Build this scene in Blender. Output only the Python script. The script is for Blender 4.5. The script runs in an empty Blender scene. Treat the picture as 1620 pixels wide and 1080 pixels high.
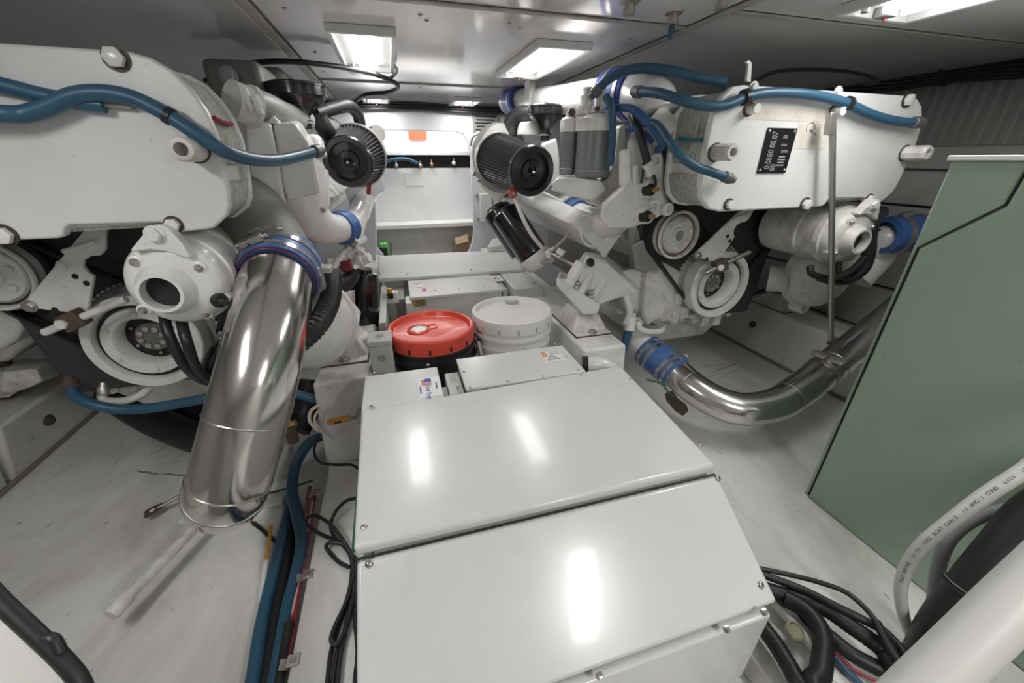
import bpy, bmesh, math, random
from mathutils import Vector, Matrix
V = Vector
random.seed(7)
S = bpy.context.scene
COL = S.collection

# ------------------------------------------------------------------ camera
F_PX, PITCH, YAW = 610.0, 25.427, 16.104          # focal length in pixels of a 1620 px wide frame, degrees down, degrees to starboard
CAM = V((0, 0, 1.0))
cd = bpy.data.cameras.new('camera'); cam = bpy.data.objects.new('camera', cd); COL.objects.link(cam)
cd.sensor_width = 36.0; cd.lens = F_PX / 1620 * 36.0; cd.clip_start = 0.02; cd.clip_end = 50
cam.location = CAM; cam.rotation_euler = (math.radians(90 - PITCH), 0, math.radians(-YAW))
S.camera = cam
# ------------------------------------------------------------------ world, exposure
w = bpy.data.worlds.new('world'); S.world = w; w.use_nodes = True
w.node_tree.nodes['Background'].inputs[0].default_value = (0.9, 0.95, 1, 1)
w.node_tree.nodes['Background'].inputs[1].default_value = 0.03
S.view_settings.view_transform = 'Standard'; S.view_settings.look = 'None'
S.view_settings.exposure = 0.03; S.view_settings.gamma = 1.0; S.view_settings.use_curve_mapping = False
LAMP_W = 3.3                                       # watts of light per ceiling lamp
CEIL = 1.33
def area_light(name, loc, sx, sy, watts, col=(1, 0.985, 0.96), rot=(0, 0, 0)):
    l = bpy.data.lights.new(name, 'AREA'); l.shape = 'RECTANGLE'; l.size = sx; l.size_y = sy; l.energy = watts; l.color = col
    o = bpy.data.objects.new(name, l); COL.objects.link(o); o.location = loc; o.rotation_euler = rot
    return o
# (x0, x1, y0, y1, relative power) of the lamps in the overhead
LAMPS = [(-0.125, 0.062, 1.385, 1.93, 0.62), (0.478, 0.664, 1.375, 1.905, 0.48), (-0.11, 0.045, 2.74, 2.95, 0.5), (0.415, 0.585, 2.68, 2.93, 0.5),
         (1.075, 1.31, 0.30, 0.915, 0.95), (-0.80, -0.56, -0.05, 0.55, 1.35), (0.52, 0.74, -0.95, -0.35, 2.7)]
for (x0, x1, y0, y1, k) in LAMPS:
    area_light('lamp_light', ((x0+x1)/2, (y0+y1)/2, CEIL-0.028), (x1-x0)*0.55, (y1-y0)*0.8, LAMP_W*k)
area_light('locker_fill', (0.27, 3.28, 1.27), 0.6, 0.1, 4.0)  # unseen light added above the bulkhead opening to brighten the locker

# ------------------------------------------------------------------ survey: a point of the photo at a known distance, as metres in the room
_p, _y = math.radians(PITCH), math.radians(YAW)
_h = V((math.sin(_y), math.cos(_y), 0)); _r = V((math.cos(_y), -math.sin(_y), 0))
_d = _h*math.cos(_p) + V((0, 0, -math.sin(_p))); _u = _h*math.sin(_p) + V((0, 0, math.cos(_p)))
def at(px, py, Y=None, X=None, Z=None, D=None):
    v = _d + _r*((px-810)/F_PX) + _u*((540-py)/F_PX)
    t = D if D is not None else Y/v.y if Y is not None else X/v.x if X is not None else (Z-1.0)/v.z
    return CAM + v*t
def ats(pts, Y=None, D=None): return [at(*q, Y=Y, D=D) if len(q) == 2 else at(q[0], q[1], Y=q[2]) for q in pts]
def atd(pts): return [at(q[0], q[1], D=q[2]) for q in pts]

# ------------------------------------------------------------------ materials
M = {}
def mat(name, col, rough=0.4, metal=0.0, dirt=0.0, dscale=6.0, dcol=(0.18, 0.16, 0.13), bump=0.0, bscale=60.0, coat=0.0, spec=0.5, emit=0.0, stretch=(1, 1, 1), speck=0.0, rvar=0.0, trans=0.0):
    m = bpy.data.materials.new(name); m.use_nodes = True; M[name] = m
    nt = m.node_tree; N = nt.nodes; L = nt.links; b = N['Principled BSDF']
    c = (*col, 1) if len(col) == 3 else col
    b.inputs['Base Color'].default_value = c; b.inputs['Roughness'].default_value = rough; b.inputs['Metallic'].default_value = metal
    b.inputs['Coat Weight'].default_value = coat; b.inputs['Coat Roughness'].default_value = 0.08; b.inputs['Specular IOR Level'].default_value = spec
    if trans: b.inputs['Transmission Weight'].default_value = trans
    if emit:
        b.inputs['Emission Color'].default_value = c; b.inputs['Emission Strength'].default_value = emit
    if dirt or bump or speck or rvar:
        tc = N.new('ShaderNodeTexCoord'); mp = N.new('ShaderNodeMapping'); mp.inputs['Scale'].default_value = stretch
        geo = N.new('ShaderNodeNewGeometry')
        L.new(geo.outputs['Position'], mp.inputs['Vector'])
    src = None
    if dirt:
        n = N.new('ShaderNodeTexNoise'); n.inputs['Scale'].default_value = dscale; n.inputs['Detail'].default_value = 8; n.inputs['Roughness'].default_value = 0.68
        n.inputs['Distortion'].default_value = 0.6
        L.new(mp.outputs[0], n.inputs['Vector'])
        r = N.new('ShaderNodeValToRGB'); r.color_ramp.elements[0].position = 0.46; r.color_ramp.elements[1].position = 0.74
        r.color_ramp.elements[0].color = (0, 0, 0, 1); r.color_ramp.elements[1].color = (dirt, dirt, dirt, 1)
        L.new(n.outputs['Fac'], r.inputs[0])
        mx = N.new('ShaderNodeMixRGB'); mx.inputs[1].default_value = c; mx.inputs[2].default_value = (*dcol, 1)
        L.new(r.outputs[0], mx.inputs[0]); src = mx.outputs[0]
    if speck:
        n2 = N.new('ShaderNodeTexNoise'); n2.inputs['Scale'].default_value = 55; n2.inputs['Detail'].default_value = 2
        L.new(mp.outputs[0], n2.inputs['Vector'])
        r2 = N.new('ShaderNodeValToRGB'); r2.color_ramp.elements[0].position = 0.70; r2.color_ramp.elements[1].position = 0.76
        r2.color_ramp.elements[0].color = (0, 0, 0, 1); r2.color_ramp.elements[1].color = (speck, speck, speck, 1)
        L.new(n2.outputs['Fac'], r2.inputs[0])
        mx2 = N.new('ShaderNodeMixRGB'); mx2.inputs[2].default_value = (0.06, 0.05, 0.04, 1)
        if src: L.new(src, mx2.inputs[1])
        else: mx2.inputs[1].default_value = c
        L.new(r2.outputs[0], mx2.inputs[0]); src = mx2.outputs[0]
    if src: L.new(src, b.inputs['Base Color'])
    if rvar:
        n4 = N.new('ShaderNodeTexNoise'); n4.inputs['Scale'].default_value = 5; n4.inputs['Detail'].default_value = 6
        L.new(mp.outputs[0], n4.inputs['Vector'])
        mr = N.new('ShaderNodeMapRange'); mr.inputs[3].default_value = rough - rvar; mr.inputs[4].default_value = rough + rvar
        L.new(n4.outputs['Fac'], mr.inputs[0]); L.new(mr.outputs[0], b.inputs['Roughness'])
    if bump:
        n3 = N.new('ShaderNodeTexNoise'); n3.inputs['Scale'].default_value = bscale; n3.inputs['Detail'].default_value = 4
        L.new(mp.outputs[0], n3.inputs['Vector'])
        bp = N.new('ShaderNodeBump'); bp.inputs['Strength'].default_value = bump; bp.inputs['Distance'].default_value = 0.002
        L.new(n3.outputs['Fac'], bp.inputs['Height']); L.new(bp.outputs[0], b.inputs['Normal'])
    return m
mat('gelcoat', (0.82, 0.81, 0.79), 0.34, dirt=0.65, dscale=2.8, dcol=(0.33, 0.30, 0.26), speck=0.45, stretch=(1, 0.55, 1), bump=0.05, rvar=0.12)
mat('gelcoat_clean', (0.78, 0.78, 0.78), 0.3, dirt=0.2, dscale=3, dcol=(0.45, 0.43, 0.4))
mat('ceiling_gloss', (0.85, 0.85, 0.85), 0.13, coat=0.4, dirt=0.25, dscale=2.2, dcol=(0.42, 0.4, 0.38), bump=0.04, bscale=9)
mat('bulkhead_blue', (0.70, 0.72, 0.75), 0.35)
mat('engine_white', (0.80, 0.795, 0.78), 0.24, dirt=0.3, dscale=9, dcol=(0.40, 0.36, 0.30), speck=0.25, coat=0.2, bump=0.06, bscale=40)
mat('engine_grimy', (0.74, 0.73, 0.70), 0.4, dirt=0.75, dscale=10, dcol=(0.27, 0.23, 0.18), speck=0.6, bump=0.1, bscale=40)
mat('engine_grey', (0.32, 0.32, 0.315), 0.5, dirt=0.5, dscale=12, bump=0.1)
mat('cast_grey', (0.25, 0.245, 0.24), 0.55, dirt=0.4, dscale=14, bump=0.35, bscale=120)
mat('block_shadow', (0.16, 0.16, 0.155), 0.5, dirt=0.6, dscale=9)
mat('front_shade', (0.045, 0.045, 0.045), 0.55)  # timing case darkened: shade below the front plates is put into its colour
mat('greasy', (0.06, 0.045, 0.035), 0.5)
mat('plate_white', (0.74, 0.74, 0.74), 0.34, dirt=0.16, dscale=7, dcol=(0.42, 0.37, 0.3), speck=0.25)
mat('cover_white', (0.71, 0.71, 0.705), 0.25, dirt=0.22, dscale=5, dcol=(0.48, 0.46, 0.43), coat=0.22, bump=0.03, bscale=14, stretch=(1, 1, 1))
mat('stainless', (0.64, 0.62, 0.60), 0.18, 1.0, rvar=0.13)
mat('steel_dull', (0.50, 0.48, 0.46), 0.38, 1.0)
mat('zinc', (0.55, 0.53, 0.50), 0.42, 0.9, dirt=0.4, dscale=30, dcol=(0.12, 0.08, 0.05))
mat('rusty', (0.13, 0.095, 0.07), 0.7, 0.3, dirt=0.7, dscale=40, dcol=(0.08, 0.05, 0.035), bump=0.3)
mat('brown_ring', (0.20, 0.12, 0.09), 0.55)
mat('rubber_black', (0.018, 0.018, 0.019), 0.45, bump=0.05)
mat('cable_black', (0.02, 0.02, 0.022), 0.38)
mat('plastic_black', (0.016, 0.016, 0.018), 0.24, coat=0.3)
mat('filter_black', (0.045, 0.045, 0.047), 0.4)
mat('paint_black', (0.012, 0.012, 0.013), 0.18, coat=0.5)
mat('dark_void', (0.02, 0.02, 0.02), 0.8)
mat('hose_blue', (0.028, 0.10, 0.17), 0.42, dirt=0.3, dscale=14, dcol=(0.07, 0.13, 0.19), bump=0.06)
mat('hose_bright_blue', (0.03, 0.10, 0.26), 0.35, dirt=0.25, dscale=16, dcol=(0.08, 0.14, 0.25))
mat('hose_fitting', (0.16, 0.16, 0.16), 0.5, 0.4, dirt=0.4, dscale=30)
mat('silicone_blue', (0.05, 0.135, 0.36), 0.4, dirt=0.25, dscale=20, dcol=(0.25, 0.33, 0.5))
mat('silicone_vivid', (0.035, 0.08, 0.42), 0.38)
mat('red_rubber', (0.20, 0.014, 0.018), 0.45)
mat('blanket', (0.50, 0.51, 0.45), 0.9, dirt=1.0, dscale=70, dcol=(0.07, 0.07, 0.055), stretch=(2.5, 2.5, 0.35), bump=1.0, bscale=90)
mat('yarn_red', (0.35, 0.03, 0.03), 0.9, bump=0.6)
mat('yarn_teal', (0.03, 0.22, 0.27), 0.9, bump=0.6)
mat('canister_grey', (0.23, 0.245, 0.25), 0.35, 0.2, dirt=0.25, dscale=12)
mat('pail_red', (0.70, 0.075, 0.045), 0.3, bump=0.12, bscale=18, coat=0.25, rvar=0.1)
mat('pail_white', (0.80, 0.79, 0.77), 0.38)
mat('pail_grey', (0.42, 0.44, 0.46), 0.4)
mat('pail_black', (0.02, 0.021, 0.023), 0.3)
mat('green_paint', (0.30, 0.40, 0.30), 0.36, dirt=0.25, dscale=4, dcol=(0.17, 0.22, 0.175), speck=0.2, bump=0.03)
mat('wall_grey', (0.55, 0.54, 0.525), 0.5, dirt=0.3, dscale=4)
mat('rib_grey', (0.40, 0.40, 0.385), 0.45)
mat('junction_grey', (0.52, 0.53, 0.51), 0.45)
mat('handle_yellow', (0.66, 0.33, 0.05), 0.45)
mat('brass', (0.42, 0.30, 0.10), 0.4, 0.8, dirt=0.4, dscale=40)
mat('cable_white', (0.66, 0.655, 0.63), 0.42)
mat('cable_grey', (0.27, 0.27, 0.28), 0.42)
mat('wire_red', (0.35, 0.03, 0.05), 0.45)
mat('wire_green', (0.02, 0.13, 0.05), 0.45)
mat('wire_cream', (0.60, 0.54, 0.44), 0.5)
mat('copper_brown', (0.20, 0.08, 0.06), 0.45)
mat('label_white', (0.80, 0.80, 0.80), 0.4)
mat('label_cream', (0.70, 0.665, 0.60), 0.5, dirt=0.5, dscale=14, dcol=(0.38, 0.28, 0.18))
mat('label_yellow', (0.55, 0.42, 0.14), 0.45)
mat('label_orange', (0.62, 0.36, 0.18), 0.5)
mat('ink_black', (0.02, 0.02, 0.022), 0.5)
mat('ink_grey', (0.36, 0.37, 0.37), 0.5)
mat('ink_blue', (0.05, 0.09, 0.36), 0.5)
mat('ink_red', (0.60, 0.09, 0.06), 0.5)
mat('nameplate', (0.012, 0.012, 0.014), 0.3)
mat('wood_brown', (0.22, 0.12, 0.06), 0.6, dirt=0.5, dscale=12)
mat('cardboard', (0.36, 0.26, 0.16), 0.7)
mat('sponge_green', (0.15, 0.60, 0.12), 0.6)
mat('orange_red', (0.75, 0.10, 0.04), 0.5)
mat('tube_light', (1, 0.99, 0.97), 0.4, emit=9.0)
mat('reflector', (0.85, 0.85, 0.85), 0.3)
mat('clear_yellow', (0.62, 0.58, 0.40), 0.2, trans=0.3)
mat('oil_stain', (0.10, 0.075, 0.045), 0.5)
mat('scuff', (0.24, 0.22, 0.20), 0.6)
mat('tan_stain', (0.55, 0.48, 0.38), 0.5)

# ------------------------------------------------------------------ mesh kit
def catmull(pts, n=8):
    if len(pts) < 3: return list(pts)
    P = [2*pts[0]-pts[1]] + list(pts) + [2*pts[-1]-pts[-2]]; out = []
    for i in range(1, len(P)-2):
        a, b, c, d = P[i-1:i+3]
        for k in range(n):
            t = k/n
            out.append(0.5*((2*b) + (c-a)*t + (2*a-5*b+4*c-d)*t*t + (3*b-a-3*c+d)*t**3))
    out.append(P[-2]); return out
def basis(ax):
    ax = ax.normalized(); t = V((0, 0, 1)) if abs(ax.z) < 0.9 else V((1, 0, 0))
    u = ax.cross(t).normalized(); return u, ax.cross(u).normalized()
class MB:
    def __init__(s): s.v = []; s.f = []
    def add(s, vs, fs):
        k = len(s.v); s.v += [V(q) for q in vs]; s.f += [[i+k for i in f] for f in fs]; return s
    def obox(s, c, a, b, d):
        c = V(c); a, b, d = V(a), V(b), V(d)
        vs = [c+a*i+b*j+d*k for i in (-1, 1) for j in (-1, 1) for k in (-1, 1)]
        return s.add(vs, [(0, 1, 3, 2), (4, 6, 7, 5), (0, 4, 5, 1), (2, 3, 7, 6), (0, 2, 6, 4), (1, 5, 7, 3)])
    def box(s, lo, hi):
        lo, hi = V(lo), V(hi); h = (hi-lo)/2
        return s.obox((lo+hi)/2, (h.x, 0, 0), (0, h.y, 0), (0, 0, h.z))
    def prism(s, pts, vec):
        n = len(pts); vec = V(vec); pts = [V(p) for p in pts]
        return s.add(pts + [p+vec for p in pts], [list(range(n))[::-1], list(range(n, 2*n))] + [(i, (i+1) % n, n+(i+1) % n, n+i) for i in range(n)])
    def loft(s, rings, closed=True):
        n = len(rings[0]); vs = [q for r in rings for q in r]; fs = []
        for k in range(len(rings)-1):
            for i in range(n): fs.append((k*n+i, k*n+(i+1) % n, (k+1)*n+(i+1) % n, (k+1)*n+i))
        if closed: fs += [list(range(n))[::-1], list(range((len(rings)-1)*n, len(rings)*n))]
        return s.add(vs, fs)
    def lathe(s, o, ax, prof, seg=28):
        o = V(o); ax = V(ax).normalized(); u, w_ = basis(ax); vs = []; fs = []; idx = []
        for (r, t) in prof:
            if r < 1e-6: idx.append([len(vs)]); vs.append(o+ax*t)
            else:
                idx.append(list(range(len(vs), len(vs)+seg)))
                vs += [o+ax*t+(u*math.cos(a)+w_*math.sin(a))*r for a in (2*math.pi*i/seg for i in range(seg))]
        for A, B in zip(idx, idx[1:]):
            for i in range(seg):
                j = (i+1) % seg
                if len(A) == 1 and len(B) == 1: continue
                if len(A) == 1: fs.append((A[0], B[j], B[i]))
                elif len(B) == 1: fs.append((A[i], A[j], B[0]))
                else: fs.append((A[i], A[j], B[j], B[i]))
        return s.add(vs, fs)
    def cyl(s, p0, p1, r, r1=None, seg=20):
        p0, p1 = V(p0), V(p1); r1 = r if r1 is None else r1; L = (p1-p0).length
        return s.lathe(p0, p1-p0, [(0, 0), (r, 0), (r1, L), (0, L)], seg)
    def torus(s, c, ax, R, r, seg=32, m=8):
        return s.lathe(c, ax, [(R+r*math.cos(2*math.pi*k/m), r*math.sin(2*math.pi*k/m)) for k in range(m+1)], seg)
    def ball(s, c, r, seg=14, sz=1.0):
        m = seg//2
        return s.lathe(c, (0, 0, 1), [(r*math.sin(math.pi*k/m), -r*sz*math.cos(math.pi*k/m)) for k in range(m+1)], seg)
    def tube(s, pts, r, seg=12, n=8, ripple=None, smooth=True):
        pts = [V(p) for p in pts]; m = len(pts)
        path = catmull(pts, n) if smooth else pts
        if ripple:
            L = sum((b-a).length for a, b in zip(path, path[1:])); k = max(8, int(L/ripple[0]*2)); path = resample(path, k)
        K = len(path)
        if isinstance(r, (list, tuple)):
            rr = []
            for i in range(K):
                t = i/(K-1)*(m-1); j = min(int(t), m-2); rr.append(r[j]+(r[j+1]-r[j])*(t-j))
        else: rr = [r]*K
        if ripple: rr = [x*(1+(ripple[1] if i % 2 else 0)) for i, x in enumerate(rr)]
        T = [(path[min(i+1, K-1)]-path[max(i-1, 0)]).normalized() for i in range(K)]
        u, _ = basis(T[0]); rings = []
        for i in range(K):
            u = (u - T[i]*u.dot(T[i])).normalized(); b = T[i].cross(u)
            rings.append([path[i]+(u*math.cos(a)+b*math.sin(a))*rr[i] for a in (2*math.pi*k/seg for k in range(seg))])
        return s.loft(rings)
    def moved(s, vec):
        vec = V(vec); s.v = [q+vec for q in s.v]; return s
    def build(s, name, m, parent=None, bevel=0.0, smooth=38, seg=2, **tags):
        lo = V([min(q[i] for q in s.v) for i in range(3)]); hi = V([max(q[i] for q in s.v) for i in range(3)])
        c = (lo+hi)/2
        if parent is None: c.z = lo.z
        me = bpy.data.meshes.new(name); me.from_pydata([q-c for q in s.v], [], s.f); me.validate()
        bm = bmesh.new(); bm.from_mesh(me); bmesh.ops.recalc_face_normals(bm, faces=bm.faces); bm.to_mesh(me); bm.free()
        me.materials.append(M[m] if isinstance(m, str) else m)
        if smooth:
            me.polygons.foreach_set('use_smooth', [True]*len(me.polygons)); me.set_sharp_from_angle(angle=math.radians(smooth))
        o = bpy.data.objects.new(name, me); COL.objects.link(o)
        if parent is not None: o.parent = parent; o.location = c - WL[parent.name]
        else: o.location = c
        WL[o.name] = c
        if bevel:
            bv = o.modifiers.new('bevel', 'BEVEL'); bv.width = bevel; bv.segments = seg; bv.limit_method = 'ANGLE'; bv.angle_limit = math.radians(40)
        for k, x in tags.items(): o[k] = x
        return o
WL = {}
def resample(path, k):
    d = [0]
    for a, b in zip(path, path[1:]): d.append(d[-1]+(b-a).length)
    out = []; j = 0
    for i in range(k):
        t = d[-1]*i/(k-1)
        while j < len(d)-2 and d[j+1] < t: j += 1
        e = d[j+1]-d[j]; f = (t-d[j])/e if e > 1e-9 else 0
        out.append(path[j].lerp(path[j+1], f))
    return out
def thing(name, label, cat, loc, group=None):
    o = bpy.data.objects.new(name, None); COL.objects.link(o); o.location = loc; o.empty_display_size = 0.05
    o['label'] = label; o['category'] = cat
    if group: o['group'] = group
    WL[o.name] = V(loc); return o
def tag(o, label, cat, group=None):
    o['label'] = label; o['category'] = cat
    if group: o['group'] = group
    return o
def struct(o): o['kind'] = 'structure'; return o
def clone(o, parent, world):
    c = o.copy(); COL.objects.link(c); c.parent = parent; c.location = V(world) - WL[parent.name]; WL[c.name] = V(world); return c
def bolt(p, ax, r, parent, m='engine_white', name='bolt', h=None, washer=True):
    p = V(p); ax = V(ax).normalized(); h = h or r*0.8; b = MB()
    if washer: b.lathe(p, ax, [(0, 0), (r*1.35, 0), (r*1.35, r*0.18), (0, r*0.18)], 16)
    b.lathe(p, ax, [(0, 0), (r, 0), (r, h*0.9), (r*0.85, h), (0, h)], 6)
    return b.build(name, m, parent, smooth=30)
def screw(p, ax, r, parent, m='steel_dull'):
    p = V(p)
    return MB().lathe(p, ax, [(r, -0.0005), (r*0.98, r*0.2), (r*0.7, r*0.5), (r*0.3, r*0.62), (r*0.28, r*0.3), (0, r*0.3)], 14).build('screw', m, parent)
def text(s, size, origin, right, up, m, parent, name='lettering', align='LEFT'):
    cu = bpy.data.curves.new('t', 'FONT'); cu.body = s; cu.size = size; cu.align_x = align; cu.align_y = 'CENTER'; cu.resolution_u = 2
    t = bpy.data.objects.new('t', cu); COL.objects.link(t)
    dg = bpy.context.evaluated_depsgraph_get(); me = bpy.data.meshes.new_from_object(t.evaluated_get(dg))
    bpy.data.objects.remove(t); bpy.data.curves.remove(cu)
    R, U = V(right), V(up); n = R.cross(U).normalized()*0.0006
    b = MB(); vs = [V(origin)+R*q.co.x+U*q.co.y+n for q in me.vertices]; b.add(vs, [list(p.vertices) for p in me.polygons])
    bpy.data.meshes.remove(me)
    return b.build(name, m, parent, smooth=0)
def quad_on(o, right, up, w_, h_, m, parent, name, lift=0.0004, th=0.0006):
    R, U = V(right).normalized(), V(up).normalized(); n = R.cross(U).normalized()
    return MB().obox(V(o)+n*(lift+th/2), R*w_/2, U*h_/2, n*th/2).build(name, m, parent, smooth=0)
def hose(name, label, pts, r, m='hose_blue', cat='hose', group=None, seg=12, ripple=None, ends=None, n=8, end_m='hose_fitting', ties=(), end_len=0.035, tie_k=1.2):
    """a flexible hose or cable as a thing: body, end fittings, ties"""
    base = min(pts, key=lambda q: q.z)
    if not ends and not ties:
        return tag(MB().tube(pts, r, seg, n, ripple).build(name, m), label, cat, group)
    t = thing(name, label, cat, base, group)
    MB().tube(pts, r, seg, n, ripple).build('hose_body', m, t)
    if ends:
        for e in ends:
            a, b = (pts[0], pts[1]) if e == 0 else (pts[-1], pts[-2])
            d = (b-a).normalized()
            MB().lathe(a-d*0.012, d, [(0, 0), (r*0.8, 0), (r*0.8, 0.012), (r*1.25, 0.013), (r*1.3, end_len), (r*1.1, end_len+0.003), (0, end_len+0.003)], 14).build('end_fitting', end_m, t)
    path = catmull(pts, 12)
    for f in ties:
        i = min(max(int(f*(len(path)-1)), 1), len(path)-2); ax = path[i+1]-path[i-1]
        MB().lathe(path[i]-ax.normalized()*0.004, ax, [(r*0.9, 0), (r*tie_k, 0), (r*tie_k, 0.008*tie_k), (r*0.9, 0.008*tie_k)], 16).build('cable_tie', 'cable_black', t)
    return t
def aft(pts, y=-0.95, dx=0.0):
    """carry a run on along the floor, past the camera towards the aft wall"""
    a = pts[-1]; n = max(2, int((a.y-y)/0.14)); return list(pts) + [V((a.x+dx*k/n+0.006*math.sin(2.1*k), a.y+(y-a.y)*k/n, a.z)) for k in range(1, n+1)]
def clampband(c, ax, R, w_, parent, m='stainless', bolt_dir=None):
    ax = V(ax).normalized(); c = V(c)
    o = MB().lathe(c-ax*w_/2, ax, [(R*0.98, 0), (R*1.03, 0), (R*1.03, w_), (R*0.98, w_)], 32).build('hose_clamp', m, parent)
    if bolt_dir is not None:
        d = V(bolt_dir); d = (d-ax*d.dot(ax)).normalized(); t = ax.cross(d)
        b = MB(); p = c+d*R*1.12
        b.cyl(p-t*R*0.42, p+t*R*0.42, w_*0.28, seg=10); b.obox(p+t*R*0.12, t*R*0.16, d*w_*0.42, ax*w_*0.5); b.obox(p-t*R*0.22, t*R*0.1, d*w_*0.4, ax*w_*0.5)
        b.build('clamp_bolt', 'zinc', parent)
    return o
def hull2(pts):
    pts = sorted(set((round(a, 6), round(b, 6)) for a, b in pts))
    def half(ps):
        h = []
        for p in ps:
            while len(h) > 1 and (h[-1][0]-h[-2][0])*(p[1]-h[-2][1])-(h[-1][1]-h[-2][1])*(p[0]-h[-2][0]) <= 0: h.pop()
            h.append(p)
        return h[:-1]
    return half(pts)+half(pts[::-1])
def belt(circles, y0, y1, parent, th=0.008):
    """closed belt round pulleys (x, z, r) in planes of constant y"""
    def ring(extra): return hull2([(x+(r+extra)*math.cos(a), z+(r+extra)*math.sin(a)) for x, z, r in circles for a in (2*math.pi*k/48 for k in range(48))])
    o, i = ring(th), ring(0.0)
    k = 160
    def rs(pl): return resample([V((a, 0, b)) for a, b in pl+[pl[0]]], k+1)[:-1]
    O = rs(o); I = []
    cx = sum(q.x for q in O)/k; cz = sum(q.z for q in O)/k
    for j in range(k):
        t = (O[(j+1) % k]-O[j-1]).normalized(); I.append(O[j]+V((-t.z, 0, t.x))*th)
    if sum((q-V((cx, 0, cz))).length for q in I) > sum((q-V((cx, 0, cz))).length for q in O):
        I = [2*a-b for a, b in zip(O, I)]
    b = MB(); vs = []
    for a, c in zip(O, I): vs += [V((a.x, y0, a.z)), V((a.x, y1, a.z)), V((c.x, y1, c.z)), V((c.x, y0, c.z))]
    fs = []
    for j in range(k):
        A, B = j*4, ((j+1) % k)*4
        for e in range(4): fs.append((A+e, A+(e+1) % 4, B+(e+1) % 4, B+e))
    return b.add(vs, fs).build('belt', 'rubber_black', parent)
# ================================================================== the room
fl = struct(MB().box((-2.0, -1.3, -0.05), (2.5, 3.6, 0.0)).build('floor', 'gelcoat'))
ce = struct(MB().box((-2.0, -1.3, CEIL+0.008), (2.5, 3.6, CEIL+0.05)).build('ceiling', 'wall_grey'))
for (x0, x1, y0, y1) in [(-0.262, 0.835, 1.175, 2.28), (-0.262, 0.835, 2.30, 3.0), (-0.262, 0.835, -1.25, 1.15), (-1.98, -0.305, -1.25, 3.0),
                         (0.872, 2.48, 1.03, 3.0), (0.872, 2.48, -1.25, 1.005)]:
    MB().box((x0, y0, CEIL), (x1, y1, CEIL+0.008)).build('ceiling_panel', 'ceiling_gloss', ce, bevel=0.002)
trim_m = mat('trim_worn', (0.50, 0.48, 0.44), 0.45, dirt=0.6, dscale=12, dcol=(0.2, 0.15, 0.1))
for i, (lo, hi) in enumerate([((-0.300, 0.3, CEIL-0.006), (-0.268, 3.0, CEIL)), ((0.840, 0.3, CEIL-0.005), (0.868, 3.0, CEIL)),
                              ((-0.265, 1.152, CEIL-0.005), (0.838, 1.172, CEIL)), ((-0.265, 2.282, CEIL-0.006), (0.838, 2.298, CEIL)),
                              ((0.870, 1.006, CEIL-0.006), (2.4, 1.028, CEIL))]):
    struct(MB().box(lo, hi).build('trim_%d' % (i+1), trim_m, bevel=0.0015))
for (x, y) in [(-0.2, 1.3), (-0.2, 1.75), (-0.22, 2.1), (0.12, 1.26), (0.14, 1.3), (0.36, 1.26), (0.40, 1.3), (0.75, 1.3), (0.76, 1.6), (0.76, 1.9), (0.9, 1.2), (0.9, 1.5), (0.9, 1.8), (0.9, 2.1), (0.2, 2.4), (-0.24, 2.4), (0.78, 2.4)]:
    screw((x, y, CEIL), (0, 0, -1), 0.006, ce)
wl = struct(MB().box((-2.05, -1.3, 0), (-2.0, 3.6, CEIL)).build('wall_left', 'wall_grey'))
wf = struct(MB().box((-2.0, -1.35, 0), (2.5, -1.3, CEIL)).build('wall_front', 'wall_grey'))
wr = struct(MB().box((2.42, -1.3, 0), (2.5, 3.6, CEIL)).build('wall_right', 'wall_grey'))
# starboard hull side: ribbed sheet above stacked horizontal planks
MB().box((2.40, -0.4, 1.045), (2.42, 3.0, 1.33)).build('backing_sheet', 'rib_grey', wr)
rib = MB().prism([(2.40, 0.0, 1.05), (2.385, 0.008, 1.05), (2.385, 0.022, 1.05), (2.40, 0.030, 1.05)], (0, 0, 0.27)).build('rib', 'rib_grey', wr)
rib.location = V((2.3925, -0.3, 1.185)) - WL['wall_right']
for k in range(1, 78): clone(rib, wr, (2.3925, -0.3+0.042*k, 1.185))
for (z0, z1, x) in [(0.955, 1.045, 2.375), (0.80, 0.945, 2.35), (0.62, 0.79, 2.33), (0.42, 0.61, 2.31), (0.2, 0.41, 2.29), (0.0, 0.19, 2.27)]:
    MB().box((x, -0.6, z0), (2.42, 3.0, z1)).build('plank', 'wall_grey', wr, bevel=0.004)
for (z0, z1) in [(0.9, 1.3), (0.5, 0.88), (0.0, 0.48)]:
    MB().box((-2.0, -0.6, z0), (-1.96, 3.0, z1)).build('plank', 'wall_grey', wl, bevel=0.004)

# bulkhead with the arched opening and the locker behind it
BY = 3.0
def bx(x, z, d=0.03): return V((x, BY, z))
op = [(-0.10, 0.0), (-0.10, 0.26), (-0.125, 0.36), (-0.165, 0.42), (-0.19, 0.50), (-0.20, 0.65), (-0.20, 1.10), (-0.17, 1.15), (-0.12, 1.165), (0.46, 1.165), (0.515, 1.15), (0.545, 1.10), (0.56, 1.0), (0.56, 0.5), (0.55, 0.42), (0.52, 0.35), (0.47, 0.29), (0.455, 0.2), (0.455, 0.0)]
outl = [bx(-2.0, 0)] + [bx(*q) for q in op] + [bx(2.42, 0), bx(2.42, CEIL), bx(-2.0, CEIL)]
wb = struct(MB().prism(outl, (0, 0.03, 0)).build('wall_back', 'bulkhead_blue', bevel=0.004))
MB().box((-2.0, 3.45, 0), (2.42, 3.5, CEIL)).build('locker_back_panel', 'gelcoat_clean', wb)
MB().box((-0.6, 3.2, 0.50), (1.0, 3.45, 0.535)).build('locker_shelf', 'gelcoat_clean', wb, bevel=0.006)
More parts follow.
